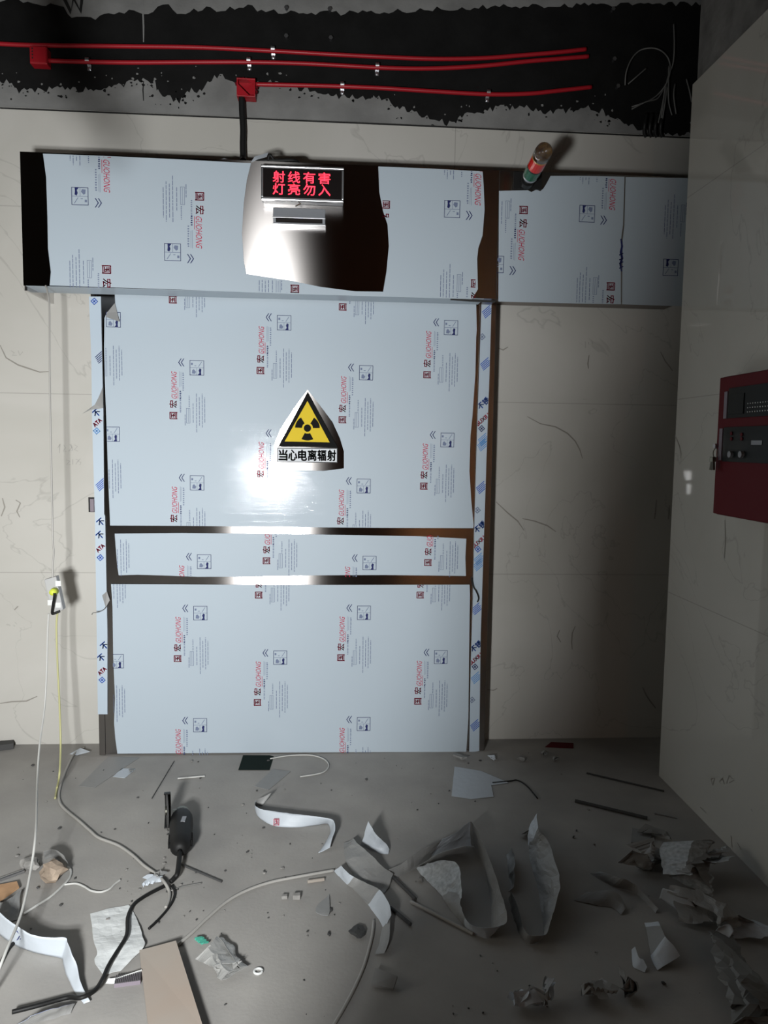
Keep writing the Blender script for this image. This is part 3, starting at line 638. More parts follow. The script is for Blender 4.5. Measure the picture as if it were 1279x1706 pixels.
# scraps on top of the housing
mb = MB(); mb.tube(smooth_path([(wl(418,268,.2).x, -.30, ZH+.006), (wl(440,268,.2).x, -.31, ZH+.012), (wl(470,266,.2).x, -.31, ZH+.016), (wl(495,266,.2).x, -.30, ZH+.02), (wl(505,266,.2).x, -.24, ZH+.006)]), .008, 8)
mb.tube(smooth_path([(wl(450,268,.2).x, -.315, ZH+.01), (wl(453,262,.2).x, -.32, ZH+.035), (wl(460,266,.2).x, -.31, ZH+.012)]), .006, 8)
tag(mb.build('cable_scrap', 'rubber', smooth=True), 'black cable scrap lying on the housing above the lit warning box', 'cable')
mb = MB(); pts = [(418,271,.345),(424,262,.33),(438,258,.31),(447,255,.31),(444,262,.33),(430,266,.34)]
mb.face([wl(x, y-1, d) for x, y, d in pts]); o = mb.build('film_scrap', 'film_loose'); tag(o, 'small white film scrap on top of the housing left of the lit box', 'film scrap'); sm = o.modifiers.new('thickness', 'SOLIDIFY'); sm.thickness = .001
mb = MB(); mb.face([(wl(364,262,.33).x, -.33, ZH+.001), (wl(372,258,.33).x, -.30, ZH+.02), (wl(392,264,.33).x, -.28, ZH+.012), (wl(378,266,.33).x, -.33, ZH+.001)]); o = mb.build('film_scrap', 'film_loose'); tag(o, 'tiny pale film curl on the housing just left of the black hose', 'film scrap'); sm = o.modifiers.new('thickness', 'SOLIDIFY'); sm.thickness = .001

# small wall bracket beside the left jamb
a, b = wl(144.5,829,.03), wl(157,854,.03); br = thing('wall_bracket', 'small black metal wall bracket left of the sliding door', 'bracket', wl(151,841,0))
mb = MB(); mb.box((a.x, -.0005, b.z), (b.x, -.006, a.z)); mb.build('back_plate', 'black_plastic', br); mb = MB(); mb.box((a.x+.016, -.006, b.z+.004), (b.x, -.034, a.z-.006)); mb.build('block', 'purple_grey', br, bevel=.002)

# ================================================================== hanging extension socket with its cables
bc = wl(92, 992, .42)
sk = thing('extension_socket', 'grey extension socket block hanging on a cable left of the door', 'socket', bc)
C4 = [wl(73,966,.42), wl(93,960,.42), wl(105,1016,.42), wl(86,1023,.42)]
mb = MB(); mb.prism(C4, (0, .04, 0)); mb.build('body', 'grey_plastic_light', sk, bevel=.004)
mb = MB(); q = wl(91,985,.425); mb.tube([q, q+Vector((0,-.03,0))], .018, 14, 0, True, [.018, .014]); mb.build('plug', 'plug_yellow', sk, smooth=True)
mb = MB(); mb.tube(smooth_path([wl(91,988,.455), wl(90,998,.45), wl(88,1010,.44), wl(87,1022,.432), wl(93,1021,.43), wl(100,1018,.425)]), .006, 8); mb.build('plug_cord', 'rubber', sk, smooth=True)
mb = MB(); 
for (x, y) in ((84,1004),(97,1008),(97,972)): q = wl(x, y, .4205); mb.box((q.x-.012, q.y, q.z-.012), (q.x+.012, q.y-.0015, q.z+.012))
mb.build('socket_face', 'white_plastic', sk)
mb = MB(); mb.tube(smooth_path([wl(76,476,.345), wl(79,486,.36), wl(82,510,.38), wl(82.5,600,.40), wl(84,700,.405), wl(86,800,.41), wl(88,900,.415), wl(89.5,918,.415), wl(88,940,.415), wl(88,962,.42)], 8), .0042, 8); tag(mb.build('hanging_cable', 'cable_grey', smooth=True), 'thin grey cable hanging from the housing down to the socket block', 'cable')
mb = MB(); mb.tube(smooth_path([wl(81,1022,.42), wl(79,1060,.43), wl(77.5,1120,.45), wl(74,1180,.5), wl(66,1240,.62), wl(62,1300,.80), fl(60,1380,.22), fl(52,1445,.16), fl(36,1520,.12), fl(10,1585,.11), fl(-12,1640,.06), fl(-40,1700,.012)], 8), .0042, 8); tag(mb.build('extension_lead', 'cable_white', smooth=True), 'pale lead running from the socket block to the floor at lower left', 'cable')
mb = MB(); mb.tube(smooth_path([wl(96,1020,.42), wl(94,1045,.42), wl(96,1110,.42), wl(99,1170,.43), wl(101,1240,.46), fl(99,1290,.10), fl(95,1312,.012), fl(92,1330,.008)], 8), .0045, 8); tag(mb.build('extension_lead', 'cable_yellow', smooth=True), 'yellowish lead hanging straight down from the socket block to the floor', 'cable')

# ================================================================== fire alarm panel on the right wall
PD = .09; P_top = rw(1199,629,PD); YA = rw(1199,629,PD).y; YA2 = rw(1185,857,PD).y; ya = (YA+YA2)/2
zt = (rw(1199,629,PD).z+rw(1279,612.5,PD).z)/2; zb_ = (rw(1185,857,PD).z+rw(1279,873,PD).z)/2; ye = ya-.62
fp = thing('fire_alarm_panel', 'dark red fire alarm control cabinet mounted on the right wall', 'alarm panel', (XR, (ya+ye)/2, zb_))
mb = MB(); mb.box((XR-.0005, ya, zb_), (XR-PD+.015, ye, zt)); mb.build('cabinet', 'red_dark', fp, bevel=.004)
mb = MB(); mb.box((XR-PD+.0145, ya-.004, zb_+.004), (XR-PD, ye+.004, zt-.004)); dr = mb.build('door', 'red_dark', fp, bevel=.004)
def onp(x, y, d): return rw(x, y, d)
def panel_rect(name, px, m, parent, d0=PD+.0003, d1=PD+.006):
    p, q = rw(px[0], px[1], PD), rw(px[2], px[3], PD); mb = MB(); mb.box((XR-d0, p.y, p.z), (XR-d1, q.y, q.z)); return mb.build(name, m, parent, bevel=.001)
z_ = lambda y, x=1230: rw(x, y, PD).z
def pbox(name, y0, y1, z0, z1, m, parent, d0=PD+.0003, d1=PD+.005):
    mb = MB(); mb.box((XR-d0, y0, z0), (XR-d1, y1, z1)); return mb.build(name, m, parent, bevel=.0008)
yy = lambda x: rw(x, 700, PD).y
m1 = pbox('display_module', yy(1213), ye+.05, z_(696), z_(645), 'glass_screen', dr); pbox('trim_strip', yy(1206), yy(1211), z_(696), z_(650), 'purple_grey', dr)
m2 = pbox('control_module', yy(1208), ye+.05, z_(770), z_(711), 'glass_screen', dr); pbox('trim_strip', yy(1201), yy(1206), z_(768), z_(713), 'purple_grey', dr)
mb = MB()
for r_ in range(3):
    for k in range(14):
        yk = yy(1246)-k*.016; zk = z_(673+7*r_, 1250); mb.box((XR-PD-.005, yk, zk), (XR-PD-.0062, yk-.004, zk+.004))
mb.build('indicator_lights', 'white_plastic', dr)
pbox('lcd_screen', yy(1216), yy(1240), z_(690), z_(656), 'glass_screen', dr, PD+.005, PD+.008)
for px in ((1219,757),(1237,757)):
    mb = MB(); q = rw(px[0], px[1], PD+.005); mb.rod(q, q+Vector((-.012,0,0)), .012, 14); mb.build('knob', 'grey_plastic', dr)
mb = MB()
for x, y in ((1219,722),(1236,724),(1219,731),(1236,731)): q = rw(x, y, PD+.005); mb.rod(q, q+Vector((-.004,0,0)), .007, 10)
mb.build('buttons', 'red_dark', dr)
pbox('printer_slot', yy(1256), yy(1274), z_(741), z_(734), 'grey_plastic', dr, PD+.005, PD+.007)
mb = MB(); q = rw(1195,743,PD); mb.rod(q, q+Vector((-.014,0,0)), .009, 12); lk = mb.build('lock', 'aluminium', dr)
kr = thing('key_bunch', 'small bunch of keys hanging in the lock of the red cabinet', 'keys', rw(1190,748,PD+.03))
mb = MB(); c = rw(1192,748,PD+.02); mb.tube([c+Vector((0, .018*math.cos(a), .018*math.sin(a)-.016)) for a in [2*math.pi*i/14 for i in range(15)]], .0018, 6); mb.build('ring', 'key_metal', kr)
for a in (-.35, .1, .5):
    mb = MB(); e = c+Vector((-.004, .01+.01*a, -.032)); dvec = Vector((0, .4*a, -1)).normalized()*.05; mb.tube([e, e+dvec], .005, 6); mb.tube([e, e+dvec*.35], .010, 8); mb.build('key', 'key_metal', kr)

# ================================================================== work light that lights the place (stands behind the photographer's left)
wk = thing('work_light', 'twin bar LED work light on a black stand with an added black light blocker', 'lamp', (LAMP.x, LAMP.y-.05, 0))
mb = MB(); mb.box((LAMP.x-.16, LAMP.y-.09, LAMP.z-.15), (LAMP.x+.16, LAMP.y-.03, LAMP.z+.15)); mb.build('lamp_head', 'black_matte', wk, bevel=.006)
mb = MB(); mb.rod((LAMP.x, LAMP.y-.06, .5), (LAMP.x, LAMP.y-.06, LAMP.z-.15), .016); mb.build('pole', 'black_matte', wk)
for k in range(3):
    a = 2*math.pi*k/3-math.pi/2; mb = MB(); mb.rod((LAMP.x, LAMP.y-.06, .55), (LAMP.x+.35*math.cos(a), LAMP.y-.06+.35*math.sin(a), .01), .010); mb.build('leg', 'black_matte', wk)
SHX = -.305  # made-up plate beside the lamp, added to cut its light towards the right
ya_ = LAMP.y-.03
mb = MB()
for (xa_, za_, la_), (xb_, zb2, lb_) in (((SHX+.065, .60, .60), (SHX, .0, .84)), ((SHX, .0, .84), (SHX, -.16, .84)), ((SHX, -.16, .84), (-.39, -.38, .88)), ((-.39, -.38, .88), (-.415, -.62, .88))):
    mb.prism([(xa_, ya_, LAMP.z+za_), (xa_, LAMP.y+la_, LAMP.z+za_), (xb_, LAMP.y+lb_, LAMP.z+zb2), (xb_, ya_, LAMP.z+zb2)], (.005, 0, 0))
mb.box((LAMP.x+.1, LAMP.y-.06, LAMP.z-.02), (SHX+.006, LAMP.y-.03, LAMP.z+.02)); mb.build('added_light_blocker', 'black_matte', wk)

# made-up hanging shape out of view at left, added to cast a blurred shadow
def mid(px, py, t=.5): return LAMP.lerp(wl(px, py), t)
hb = thing('unseen_shadow_caster', 'unseen black hanging shape added to cast a shadow on the wall', 'cable', (mid(95,-20).x, mid(95,-20).y, 5.2))
mb = MB(); a = mid(88, -40); P = smooth_path([(a.x, a.y, 5.199), (a.x, a.y, 3.6), a, mid(98,30), mid(112,85), mid(135,130)]); mb.tube(P, .085, 12, 0, True, [.085-.025*k/(len(P)-1) for k in range(len(P))]); mb.build('caster_body', 'rubber', hb, smooth=True)
for k, (dx, e) in enumerate(((0, 0), (9, -16), (-8, 8))):
    mb = MB(); P = smooth_path([mid(132+dx,122), mid(150+dx,150), mid(170+dx,180), mid(192+dx,212), mid(206+dx,244+e)]); mb.tube(P, .03, 8, 0, True, [.036-.020*q/(len(P)-1) for q in range(len(P))]); mb.build('caster_tail', 'rubber', hb, smooth=True)
# ================================================================== things lying on the floor
def cable(name, label, pts, r, m, cat='cable', group=None, sub=8):
    """pts: (px, py[, height]) on the floor"""
    P = [fl(p[0], p[1], (p[2] if len(p) > 2 else r+.0006)) for p in pts]
    mb = MB(); mb.tube(smooth_path(P, sub), r, 8); return tag(mb.build(name, m, smooth=True), label, cat, group)

def sheet_from_rows(name, label, rows, mats=('film_loose', 'film_back'), cat='film strip', group=None, crumple=.004, nx=6, ny=7, seed=0, thick_=.0007, parent=None, smooth=False, pale=None):
    """strip of film given by cross rows (xa, ya, ha, xb, yb, hb): both edges with their own heights"""
    A = smooth_path([fl(r[0], r[1], r[2]) for r in rows], nx); B = smooth_path([fl(r[3], r[4], r[5]) for r in rows], nx)
    mb = MB(); V = []; k = len(A)
    for i in range(k):
        for j in range(ny+1):
            t = j/ny; p = A[i].lerp(B[i], t); w = math.sin(math.pi*t)
            n = noise.noise_vector(Vector((p.x*14+seed*3.1, p.y*14, p.z*14)))
            n2 = noise.noise_vector(Vector((p.x*38+seed, p.y*38, p.z*38)))
            q = p + n*crumple*(.5+w) + n2*crumple*.45; q.z = max(q.z, .0015); V.append(q)
    F = [(i*(ny+1)+j, i*(ny+1)+j+1, (i+1)*(ny+1)+j+1, (i+1)*(ny+1)+j) for i in range(k-1) for j in range(ny)]
    me = D.meshes.new(name); me.from_pydata([tuple(v) for v in V], [], F); me.update()
    for x in mats: me.materials.append(MAT[x])
    for p in me.polygons:
        p.use_smooth = smooth
        if pale is not None: p.material_index = 0 if any(a <= (p.index//ny)/nx < b for a, b in pale) else 1
    o = D.objects.new(name, me); COL.objects.link(o)
    so = o.modifiers.new('thickness', 'SOLIDIFY'); so.thickness = thick_; so.offset = 0; so.material_offset = 1 if len(mats) > 1 and pale is None else 0
    if parent: put(o, parent); return o
    return tag(o, label, cat, group)

def crumpled(name, label, centre, size, folds, seed, height, turn=0.0, mats=('film_loose', 'film_back'), cat='film', group=None, n=22, jit=.006, parent=None):
    """a sheet folded over several times and dropped on the floor"""
    r = random.Random(seed); V = []
    for i in range(n+1):
        for j in range(n+1):
            u, v = i/n-.5, j/n-.5; V.append(Vector((u*size[0], v*size[1], 0)))
    for k in range(folds):
        a = r.uniform(0, 2*math.pi); d = Vector((math.cos(a), math.sin(a), r.uniform(-.2, .2))).normalized()
        c = sum(V, Vector())/len(V); o_ = c + d*r.uniform(-.02, .22)*max(size)
        axis = Vector((-d.y, d.x, 0)).normalized(); R = Matrix.Rotation(math.radians(r.choice((-1, 1))*r.uniform(75, 165)), 3, axis)
        V = [o_+R @ (p-o_) if (p-o_).dot(d) > 0 else p for p in V]
    V = [p+noise.noise_vector(Vector((p.x*9+seed, p.y*9, p.z*9+i*.0)))*jit*1.6+noise.noise_vector(p*31+Vector((seed, 0, 0)))*jit for i, p in enumerate(V)]
    z0 = min(p.z for p in V); z1 = max(p.z for p in V); sc = min(1.0, height/max(z1-z0, 1e-4))
    c = sum(V, Vector())/len(V); Rz = Matrix.Rotation(turn, 3, 'Z')
    V = [Rz @ Vector((p.x-c.x, p.y-c.y, 0)) + Vector((centre[0], centre[1], (p.z-z0)*sc+.0015)) for p in V]
    F = [(i*(n+1)+j, i*(n+1)+j+1, (i+1)*(n+1)+j+1, (i+1)*(n+1)+j) for i in range(n) for j in range(n)]
    me = D.meshes.new(name); me.from_pydata([tuple(v) for v in V], [], F); me.update()
    for x in mats: me.materials.append(MAT[x])
    o = D.objects.new(name, me); COL.objects.link(o)
    so = o.modifiers.new('thickness', 'SOLIDIFY'); so.thickness = .0008; so.offset = 0; so.material_offset = 1 if len(mats) > 1 else 0
    if parent: put(o, parent); return o
    return tag(o, label, cat, group)

def slab(name, label, px, h0, th, m, cat, parent=None, group=None):
    """flat piece whose floor outline is px; h0 either one height or one per corner"""
    hs = h0 if isinstance(h0, (list, tuple)) else [h0]*len(px)
    mb = MB(); mb.prism([fl(x, y, h+th) for (x, y), h in zip(px, hs)], (0, 0, -th)); o = mb.build(name, m)
    return tag(o, label, cat, group)

# ---- protective film strips
sheet_from_rows('film_strip', 'white film ribbon standing on edge right of the grinder, with a red printed stamp', [(437,1344,.0,453,1320,.05),(425,1346,.0,427,1334,.03),(431,1362,0,430,1346,.045),(455,1376,0,466,1353,.05),(490,1379,0,500,1357,.05),(525,1376,0,538,1362,.05),(545,1373,0,555,1366,.05),(550,1386,0,558,1380,.045),(543,1403,0,553,1398,.03),(530,1421,.002,550,1412,.012)], pale=[(1,99)], crumple=.003, seed=1, smooth=True)
sheet_from_rows('film_strip', 'long grey film loop standing up in a peak in the middle of the floor', [(642,1468,.0,640,1452,.02),(668,1458,.002,668,1440,.03),(700,1441,0,700,1416,.06),(728,1424,0,752,1391,.10),(765,1412,0,775,1374,.125),(785,1410,.0,783,1369,.13),(792,1414,0,789,1374,.125),(806,1445,0,802,1400,.11),(816,1495,0,822,1450,.10),(818,1535,0,838,1500,.085),(818,1556,0,846,1530,.06),(813,1563,0,838,1541,.045),(800,1561,0,812,1546,.04),(783,1552,0,782,1540,.035),(755,1522,0,768,1508,.04),(728,1484,0,770,1492,.045)], pale=[(2.6,4.9),(10.8,13.2)], crumple=.006, seed=2)
sheet_from_rows('film_strip', 'crinkled printed white film end inside the big loop', [(694,1445,.012,712,1438,.05),(704,1458,.004,745,1434,.075),(722,1478,.003,764,1441,.08),(742,1498,.003,767,1468,.065),(758,1512,.004,770,1496,.045)], mats=('film_crinkled', 'film_crinkled'), crumple=.009, seed=3, ny=10)
sheet_from_rows('film_strip', 'grey film loop with one bright tip, right of the big loop', [(878,1392,.03,895,1355,.13),(880,1412,0,896,1380,.12),(884,1440,0,915,1406,.10),(895,1480,0,932,1466,.09),(902,1525,0,928,1495,.07),(906,1556,0,918,1530,.05),(895,1570,0,910,1556,.04),(880,1573,0,884,1558,.035),(868,1560,0,872,1542,.035),(856,1530,0,862,1512,.04),(846,1498,0,852,1484,.045)], pale=[(0,1)], mats=('film_loose', 'film_back'), crumple=.008, seed=4)
sheet_from_rows('film_strip', 'small dark crumpled film twist between the two loops', [(842,1424,0,850,1412,.04),(846,1448,0,858,1430,.05),(850,1476,0,858,1458,.04),(846,1486,0,855,1478,.02)], mats=('film_back', 'film_back'), crumple=.010, seed=5)
sheet_from_rows('film_strip', 'pale triangular film flap standing beside the grey sheet', [(600,1408,.0,614,1368,.10),(614,1416,.0,628,1392,.07),(632,1422,.0,642,1404,.035),(646,1424,0,649,1414,.012)], pale=[(0,9)], crumple=.006, seed=6)
sheet_from_rows('film_strip', 'wide dull grey film sheet trailing towards the loop', [(572,1404,.004,588,1396,.035),(575,1432,.002,604,1412,.05),(592,1462,.002,625,1432,.045),(615,1480,.002,642,1446,.03),(640,1488,.002,656,1456,.02)], mats=('film_back', 'film_back'), crumple=.006, seed=7)
sheet_from_rows('film_strip', 'folded film tail with a pale rounded end, below the grey sheet', [(556,1452,.0,568,1442,.04),(572,1468,.0,584,1456,.04),(592,1486,.0,604,1468,.03),(612,1508,0,632,1482,.05),(630,1532,0,648,1504,.06),(640,1552,.0,651,1524,.055)], pale=[(0,1.2),(3,5)], crumple=.005, seed=8)
sheet_from_rows('film_strip', 'narrow grey film end pointing down at the floor cable', [(636,1548,.004,650,1530,.03),(630,1575,.002,648,1565,.02),(624,1590,.002,640,1588,.01)], mats=('film_back', 'film_back'), crumple=.004, seed=9)
sheet_from_rows('film_scrap', 'small pale leaf shaped film scrap left of the folded tail', [(546,1494,.002,548,1490,.004),(530,1506,.002,549,1506,.006),(526,1518,.002,549,1520,.006),(535,1524,.002,546,1526,.004)], cat='film scrap', crumple=.002, seed=10)
sheet_from_rows('film_strip', 'thin dark film strip slanting across the floor left of the right heap', [(983,1455,.002,1000,1452,.02),(1018,1476,0,1034,1462,.045),(1056,1488,0,1058,1474,.03),(1078,1508,0,1082,1500,.02),(1092,1522,0,1098,1516,.01)], mats=('film_back', 'film_back'), crumple=.006, seed=11)
sheet_from_rows('film_strip', 'grey film tongue lying left of the slanting dark strip', [(955,1500,.002,975,1488,.01),(990,1508,.002,1008,1484,.03),(1020,1512,.002,1030,1490,.03),(1034,1524,.002,1042,1510,.01)], mats=('film_back', 'film_back'), crumple=.006, seed=12)
sheet_from_rows('film_strip', 'folded film corner with bright triangles in front of the right heap', [(1073,1537,.005,1096,1535,.03),(1078,1556,.004,1104,1552,.05),(1084,1592,.004,1108,1560,.06),(1088,1604,.002,1122,1575,.05),(1094,1616,.002,1132,1592,.03)], pale=[(0,.5),(2,9)], mats=('film_loose', 'film_back'), crumple=.003, seed=13)
sheet_from_rows('film_scrap', 'pale torn film corner left of the folded film corner', [(1052,1582,.01,1058,1577,.03),(1053,1602,.002,1064,1595,.02),(1055,1611,.002,1072,1599,.02),(1074,1620,.002,1078,1611,.012)], pale=[(0,9)], cat='film scrap', crumple=.003, seed=14)
c = fl(1160, 1462); crumpled('film_heap', 'big crumpled grey film heap against the right wall', (c.x, c.y), (.40, .34), 6, 21, .12, .4, mats=('film_crinkled', 'film_back'), cat='film heap', jit=.010)
c = fl(1076, 1446); crumpled('film_heap', 'rounded dark film bunch on the left of the right heap', (c.x, c.y), (.17, .20), 5, 5, .10, 1.2, mats=('film_back', 'film_back'), cat='film heap', jit=.010)
c = fl(1190, 1545); crumpled('film_heap', 'smaller crumpled film bunch at the lower end of the right heap', (c.x, c.y), (.34, .24), 5, 13, .09, 2.2, mats=('film_back', 'film_loose'), cat='film heap', jit=.010)
sheet_from_rows('film_strip', 'bright smooth film fold across the front of the right heap', [(1098,1496,.02,1104,1480,.07),(1116,1508,.015,1124,1486,.075),(1136,1520,.01,1150,1500,.06),(1152,1526,.01,1160,1518,.03)], pale=[(0,9)], crumple=.003, seed=15, smooth=True)
sheet_from_rows('film_strip', 'bright film lobe at the lower right tip of the right heap', [(1182,1558,.01,1196,1546,.05),(1192,1570,.006,1214,1540,.06),(1206,1575,.006,1222,1552,.05)], pale=[(0,9)], crumple=.003, seed=16, smooth=True)
c = fl(1246, 1680); crumpled('film_bag', 'large dull grey plastic sheet bundle in the lower right corner', (c.x+.02, c.y+.02), (.42, .46), 4, 33, .10, .9, mats=('bag_grey', 'bag_grey'), cat='plastic sheet', jit=.014)
for i, (x, y, s, l) in enumerate(((872,1680,.15,'small crumpled film piece at the bottom edge, left of its pile'),(905,1672,.13,'small crumpled film piece at the bottom edge, middle of its pile'),(990,1664,.16,'dark crumpled film piece at the bottom edge, right of the pile'),(1045,1655,.12,'flat grey film piece right of the bottom edge pile'))):
    c = fl(x, y); crumpled('film_scrap', l, (c.x, c.y), (s, s*.8), 4, 50+i, .055, i*1.1, mats=('film_back', 'film_loose') if i == 1 else ('film_loose', 'film_back') if i == 0 else ('film_back', 'film_back'), cat='film scrap', jit=.008, n=14)
sheet_from_rows('film_strip', 'pale film ribbon with a printed chevron curving in from the lower left', [(-12,1548,.0,-12,1505,.09),(10,1566,0,8,1528,.085),(30,1578,0,32,1545,.08),(55,1587,0,52,1557,.075),(82,1593,0,80,1562,.07),(100,1597,0,108,1562,.075),(104,1598,.004,112,1570,.07),(106,1610,.003,120,1590,.06),(113,1630,.003,128,1608,.04),(126,1655,.002,134,1635,.025),(140,1672,.002,150,1668,.01)], pale=[(0,99)], crumple=.002, seed=17, smooth=True)
sheet_from_rows('film_strip', 'blue and white printed film strip in the lower left corner', [(22,1712,.01,50,1694,.05),(55,1706,.01,78,1684,.05),(90,1698,.004,104,1676,.04),(118,1688,.002,126,1672,.01)], mats=('film_blue', 'film_back'), crumple=.006, seed=18)
sheet_from_rows('film_scrap', 'grey plastic scrap under the ribbon at the left edge', [(-10,1540,.004,-8,1505,.03),(12,1536,.004,14,1498,.03),(30,1532,.002,36,1482,.02)], mats=('film_back', 'film_back'), cat='film scrap', crumple=.005, seed=19)
# printed marks on the loose film (chevron, stamp)
def mark_on(strip, body2d, px, py, h, size, m, tilt=0.0, name='printed_mark'):
    p = fl(px, py, h); V, F = body2d; n = (CAM-p); n.z = 0; n = n.normalized(); right = Vector((-n.y, n.x, 0)); up = (Vector((0, 0, 1))*.9+(-n)*.35).normalized()
    ca, sa = math.cos(tilt), math.sin(tilt); mb = MB()
    mb.add([p+n*.004+right*((x*ca-y*sa)*size)+up*((x*sa+y*ca)*size) for x, y in V], F); o = mb.build(name, m, strip); return o
strips = {o['label']: o for o in D.objects if o.get('label')}
chev = ([], [])
for k in (0, 1):
    i = len(chev[0]); u = k*.42; chev[0].extend([(u-.5, 0), (u-.05, .6), (u+.12, .6), (u-.33, 0), (u+.12, -.6), (u-.05, -.6)]); chev[1].append(tuple(range(i, i+6)))
mark_on(strips['pale film ribbon with a printed chevron curving in from the lower left'], chev, 34, 1556, .05, .022, 'print_navy', math.pi)
mark_on(strips['white film ribbon standing on edge right of the grinder, with a red printed stamp'], fit(text2d('国'), -.5, -.6, .5, .6), 460, 1369, .02, .022, 'print_red')

# ---- flat sheets and boards
slab('film_sheet', 'dull grey trapezoid sheet flat on the floor at the foot of the left jamb', [(131,1310),(158,1312),(232,1262),(180,1260)], .001, .0012, 'film_back', 'sheet')
slab('film_scrap', 'small pale scrap flat on the floor near the left jamb', [(188,1294),(208,1296),(226,1281),(203,1280)], .001, .0012, 'film_loose', 'film scrap')
slab('film_sheet', 'thin grey sheet on the floor in front of the dark green panel', [(424,1310),(447,1316),(484,1285),(454,1281)], .001, .0015, 'film_back', 'sheet')
slab('film_sheet', 'pale wedge shaped film sheet flat on the floor at centre right', [(752,1326),(757,1277),(800,1284),(848,1304),(818,1308),(822,1327),(785,1331)], .002, .0012, 'film_loose', 'sheet')
slab('floor_board', 'tan board lying at the lower left of the floor', [(232,1583),(293,1567),(340,1716),(248,1716)], [.004,.024,.024,.004], .010, 'board_tan', 'board')
slab('board_offcut', 'small grey board offcut at the bottom centre of the floor', [(618,1640),(655,1647),(662,1626),(625,1612)], [.004,.006,.022,.020], .006, 'board_grey', 'board')
slab('tile_offcut', 'small square tile offcut near the right wall', [(1051,1403),(1083,1405),(1085,1385),(1053,1379)], .001, .006, 'board_grey', 'tile')
lp = thing('leaning_panel', 'small dark green panel leaning against the foot of the door', 'panel', fl(426, 1283))
a, b = fl(397,1283), fl(449,1283); t0, t1 = wl(405,1258,.168), wl(457,1258,.168); mb = MB(); mb.prism([a+Vector((0,0,.001)), b+Vector((0,0,.001)), t1, t0], (0, -.006, .002)); mb.build('sheet', 'dark_green', lp)
# crumpled white document
sheet_from_rows('paper_sheet', 'creased white paper sheet under the black cord', [(150,1522,.002,215,1507,.003),(153,1545,.002,228,1532,.006),(157,1570,.003,236,1556,.010),(162,1588,.004,241,1572,.016),(158,1598,.004,228,1590,.012),(162,1610,.003,214,1604,.008),(174,1626,.002,200,1618,.004)], mats=('paper_white',), cat='paper', crumple=.004, seed=20)
pl_ = [o for o in D.objects if o.name == 'paper_sheet'][0]
vb = thing('vent_strip', 'short purple grey ribbed strip beside the tan board', 'strip', fl(215, 1640))
a, b, c_, d_ = fl(190,1646), fl(234,1640), fl(236,1626), fl(193,1632); mb = MB(); mb.prism([a, b, c_, d_], (0, 0, .012)); mb.build('body', 'purple_grey', vb)
mb = MB()
for k in range(14):
    t = (k+.5)/14; p = a.lerp(b, t); q = d_.lerp(c_, t); w = (b-a)*.02
    mb.prism([p-w+Vector((0,0,.0125)), p+w+Vector((0,0,.0125)), q+w+Vector((0,0,.0125)), q-w+Vector((0,0,.0125))], (0, 0, .002))
mb.build('ribs', 'chip_dark', vb)
sheet_from_rows('plastic_trim', 'pale bent plastic trim between the paper and the tan board', [(176,1638,.002,180,1630,.012),(192,1638,.002,196,1628,.015),(210,1630,.002,212,1624,.016),(236,1622,.002,236,1616,.018)], mats=('white_plastic',), cat='trim', crumple=.002, seed=22, thick_=.002)

# ---- angle grinder with its cord
def grinder():
    c0 = fl(303, 1378); tail = fl(300, 1438); ax_ = (tail-c0); ax_.z = 0; L_ = ax_.length; ax_ = ax_/L_; sx = Vector((-ax_.y, ax_.x, 0)); 
    if sx.x > 0: sx = -sx
    g = thing('angle_grinder', 'black angle grinder lying on the floor, disc facing left', 'power tool', (c0+tail)/2)
    R = .044; up = Vector((0, 0, R+.004))
    mb = MB(); prof = [(0, .036), (.10, .044), (.30, .046), (.55, .043), (.78, .042), (.90, .037), (.97, .027), (1.0, .016)]
    mb.tube([c0+up+ax_*(L_*t) for t, _ in prof], R, 18, 0, True, [r for _, r in prof]); mb.build('body', 'rubber', g, smooth=True)
    mb = MB(); h = c0+up-ax_*.012; mb.tube([h+ax_*.02, h-ax_*.015, h-ax_*.035], .03, 14, 0, True, [.031, .030, .018]); mb.tube([h, h+sx*.035], .024, 12); mb.build('gear_head', 'key_metal', g, smooth=False)
    dc = h+sx*.056; dc = Vector((dc.x, dc.y, .072)); nrm = (sx+ax_*.10).normalized()
    mb = MB(); mb.tube([dc, dc+nrm*.004], .070, 32); dk = mb.build('cutting_disc', 'chip_dark', g)
    mb = MB(); mb.tube([dc+nrm*.004, dc+nrm*.010], .018, 12); mb.build('flange_nut', 'key_metal', dk)
    mb = MB(); arc = [math.radians(a) for a in range(-100, 101, 12)]; e1 = -ax_ ; e2 = Vector((0, 0, 1))
    for a0, a1 in zip(arc[:-1], arc[1:]):
        p = [dc-nrm*.010+(e1*math.cos(a)+e2*math.sin(a))*rr for a, rr in ((a0, .071), (a1, .071), (a1, .067), (a0, .067))]; mb.prism(p, nrm*.024)
    mb.build('guard', 'black_plastic', g)
    mb = MB()
    for k in range(5):
        for s_ in (-1, 1): q = c0+up+ax_*(L_*(.62+.05*k))+sx*s_*.042; mb.box(tuple(q-Vector((.003,.003,.012))), tuple(q+Vector((.003,.003,.012))))
    mb.build('vent_slots', 'black_matte', g)
    mb = MB(); q = c0+up+ax_*(L_*.42)-sx*.010+Vector((0, 0, .041)); mb.box(tuple(q-Vector((.008,.02,.003))), tuple(q+Vector((.008,.02,.004)))); mb.build('switch', 'grey_plastic', g)
    mb = MB(); mb.tube(smooth_path([tail+up, fl(296,1452,.03), fl(291,1462,.016), fl(284,1469,.009)]), .009, 10, 0, True); mb.build('cord_sleeve', 'rubber', g, smooth=True)
    return g
grinder()
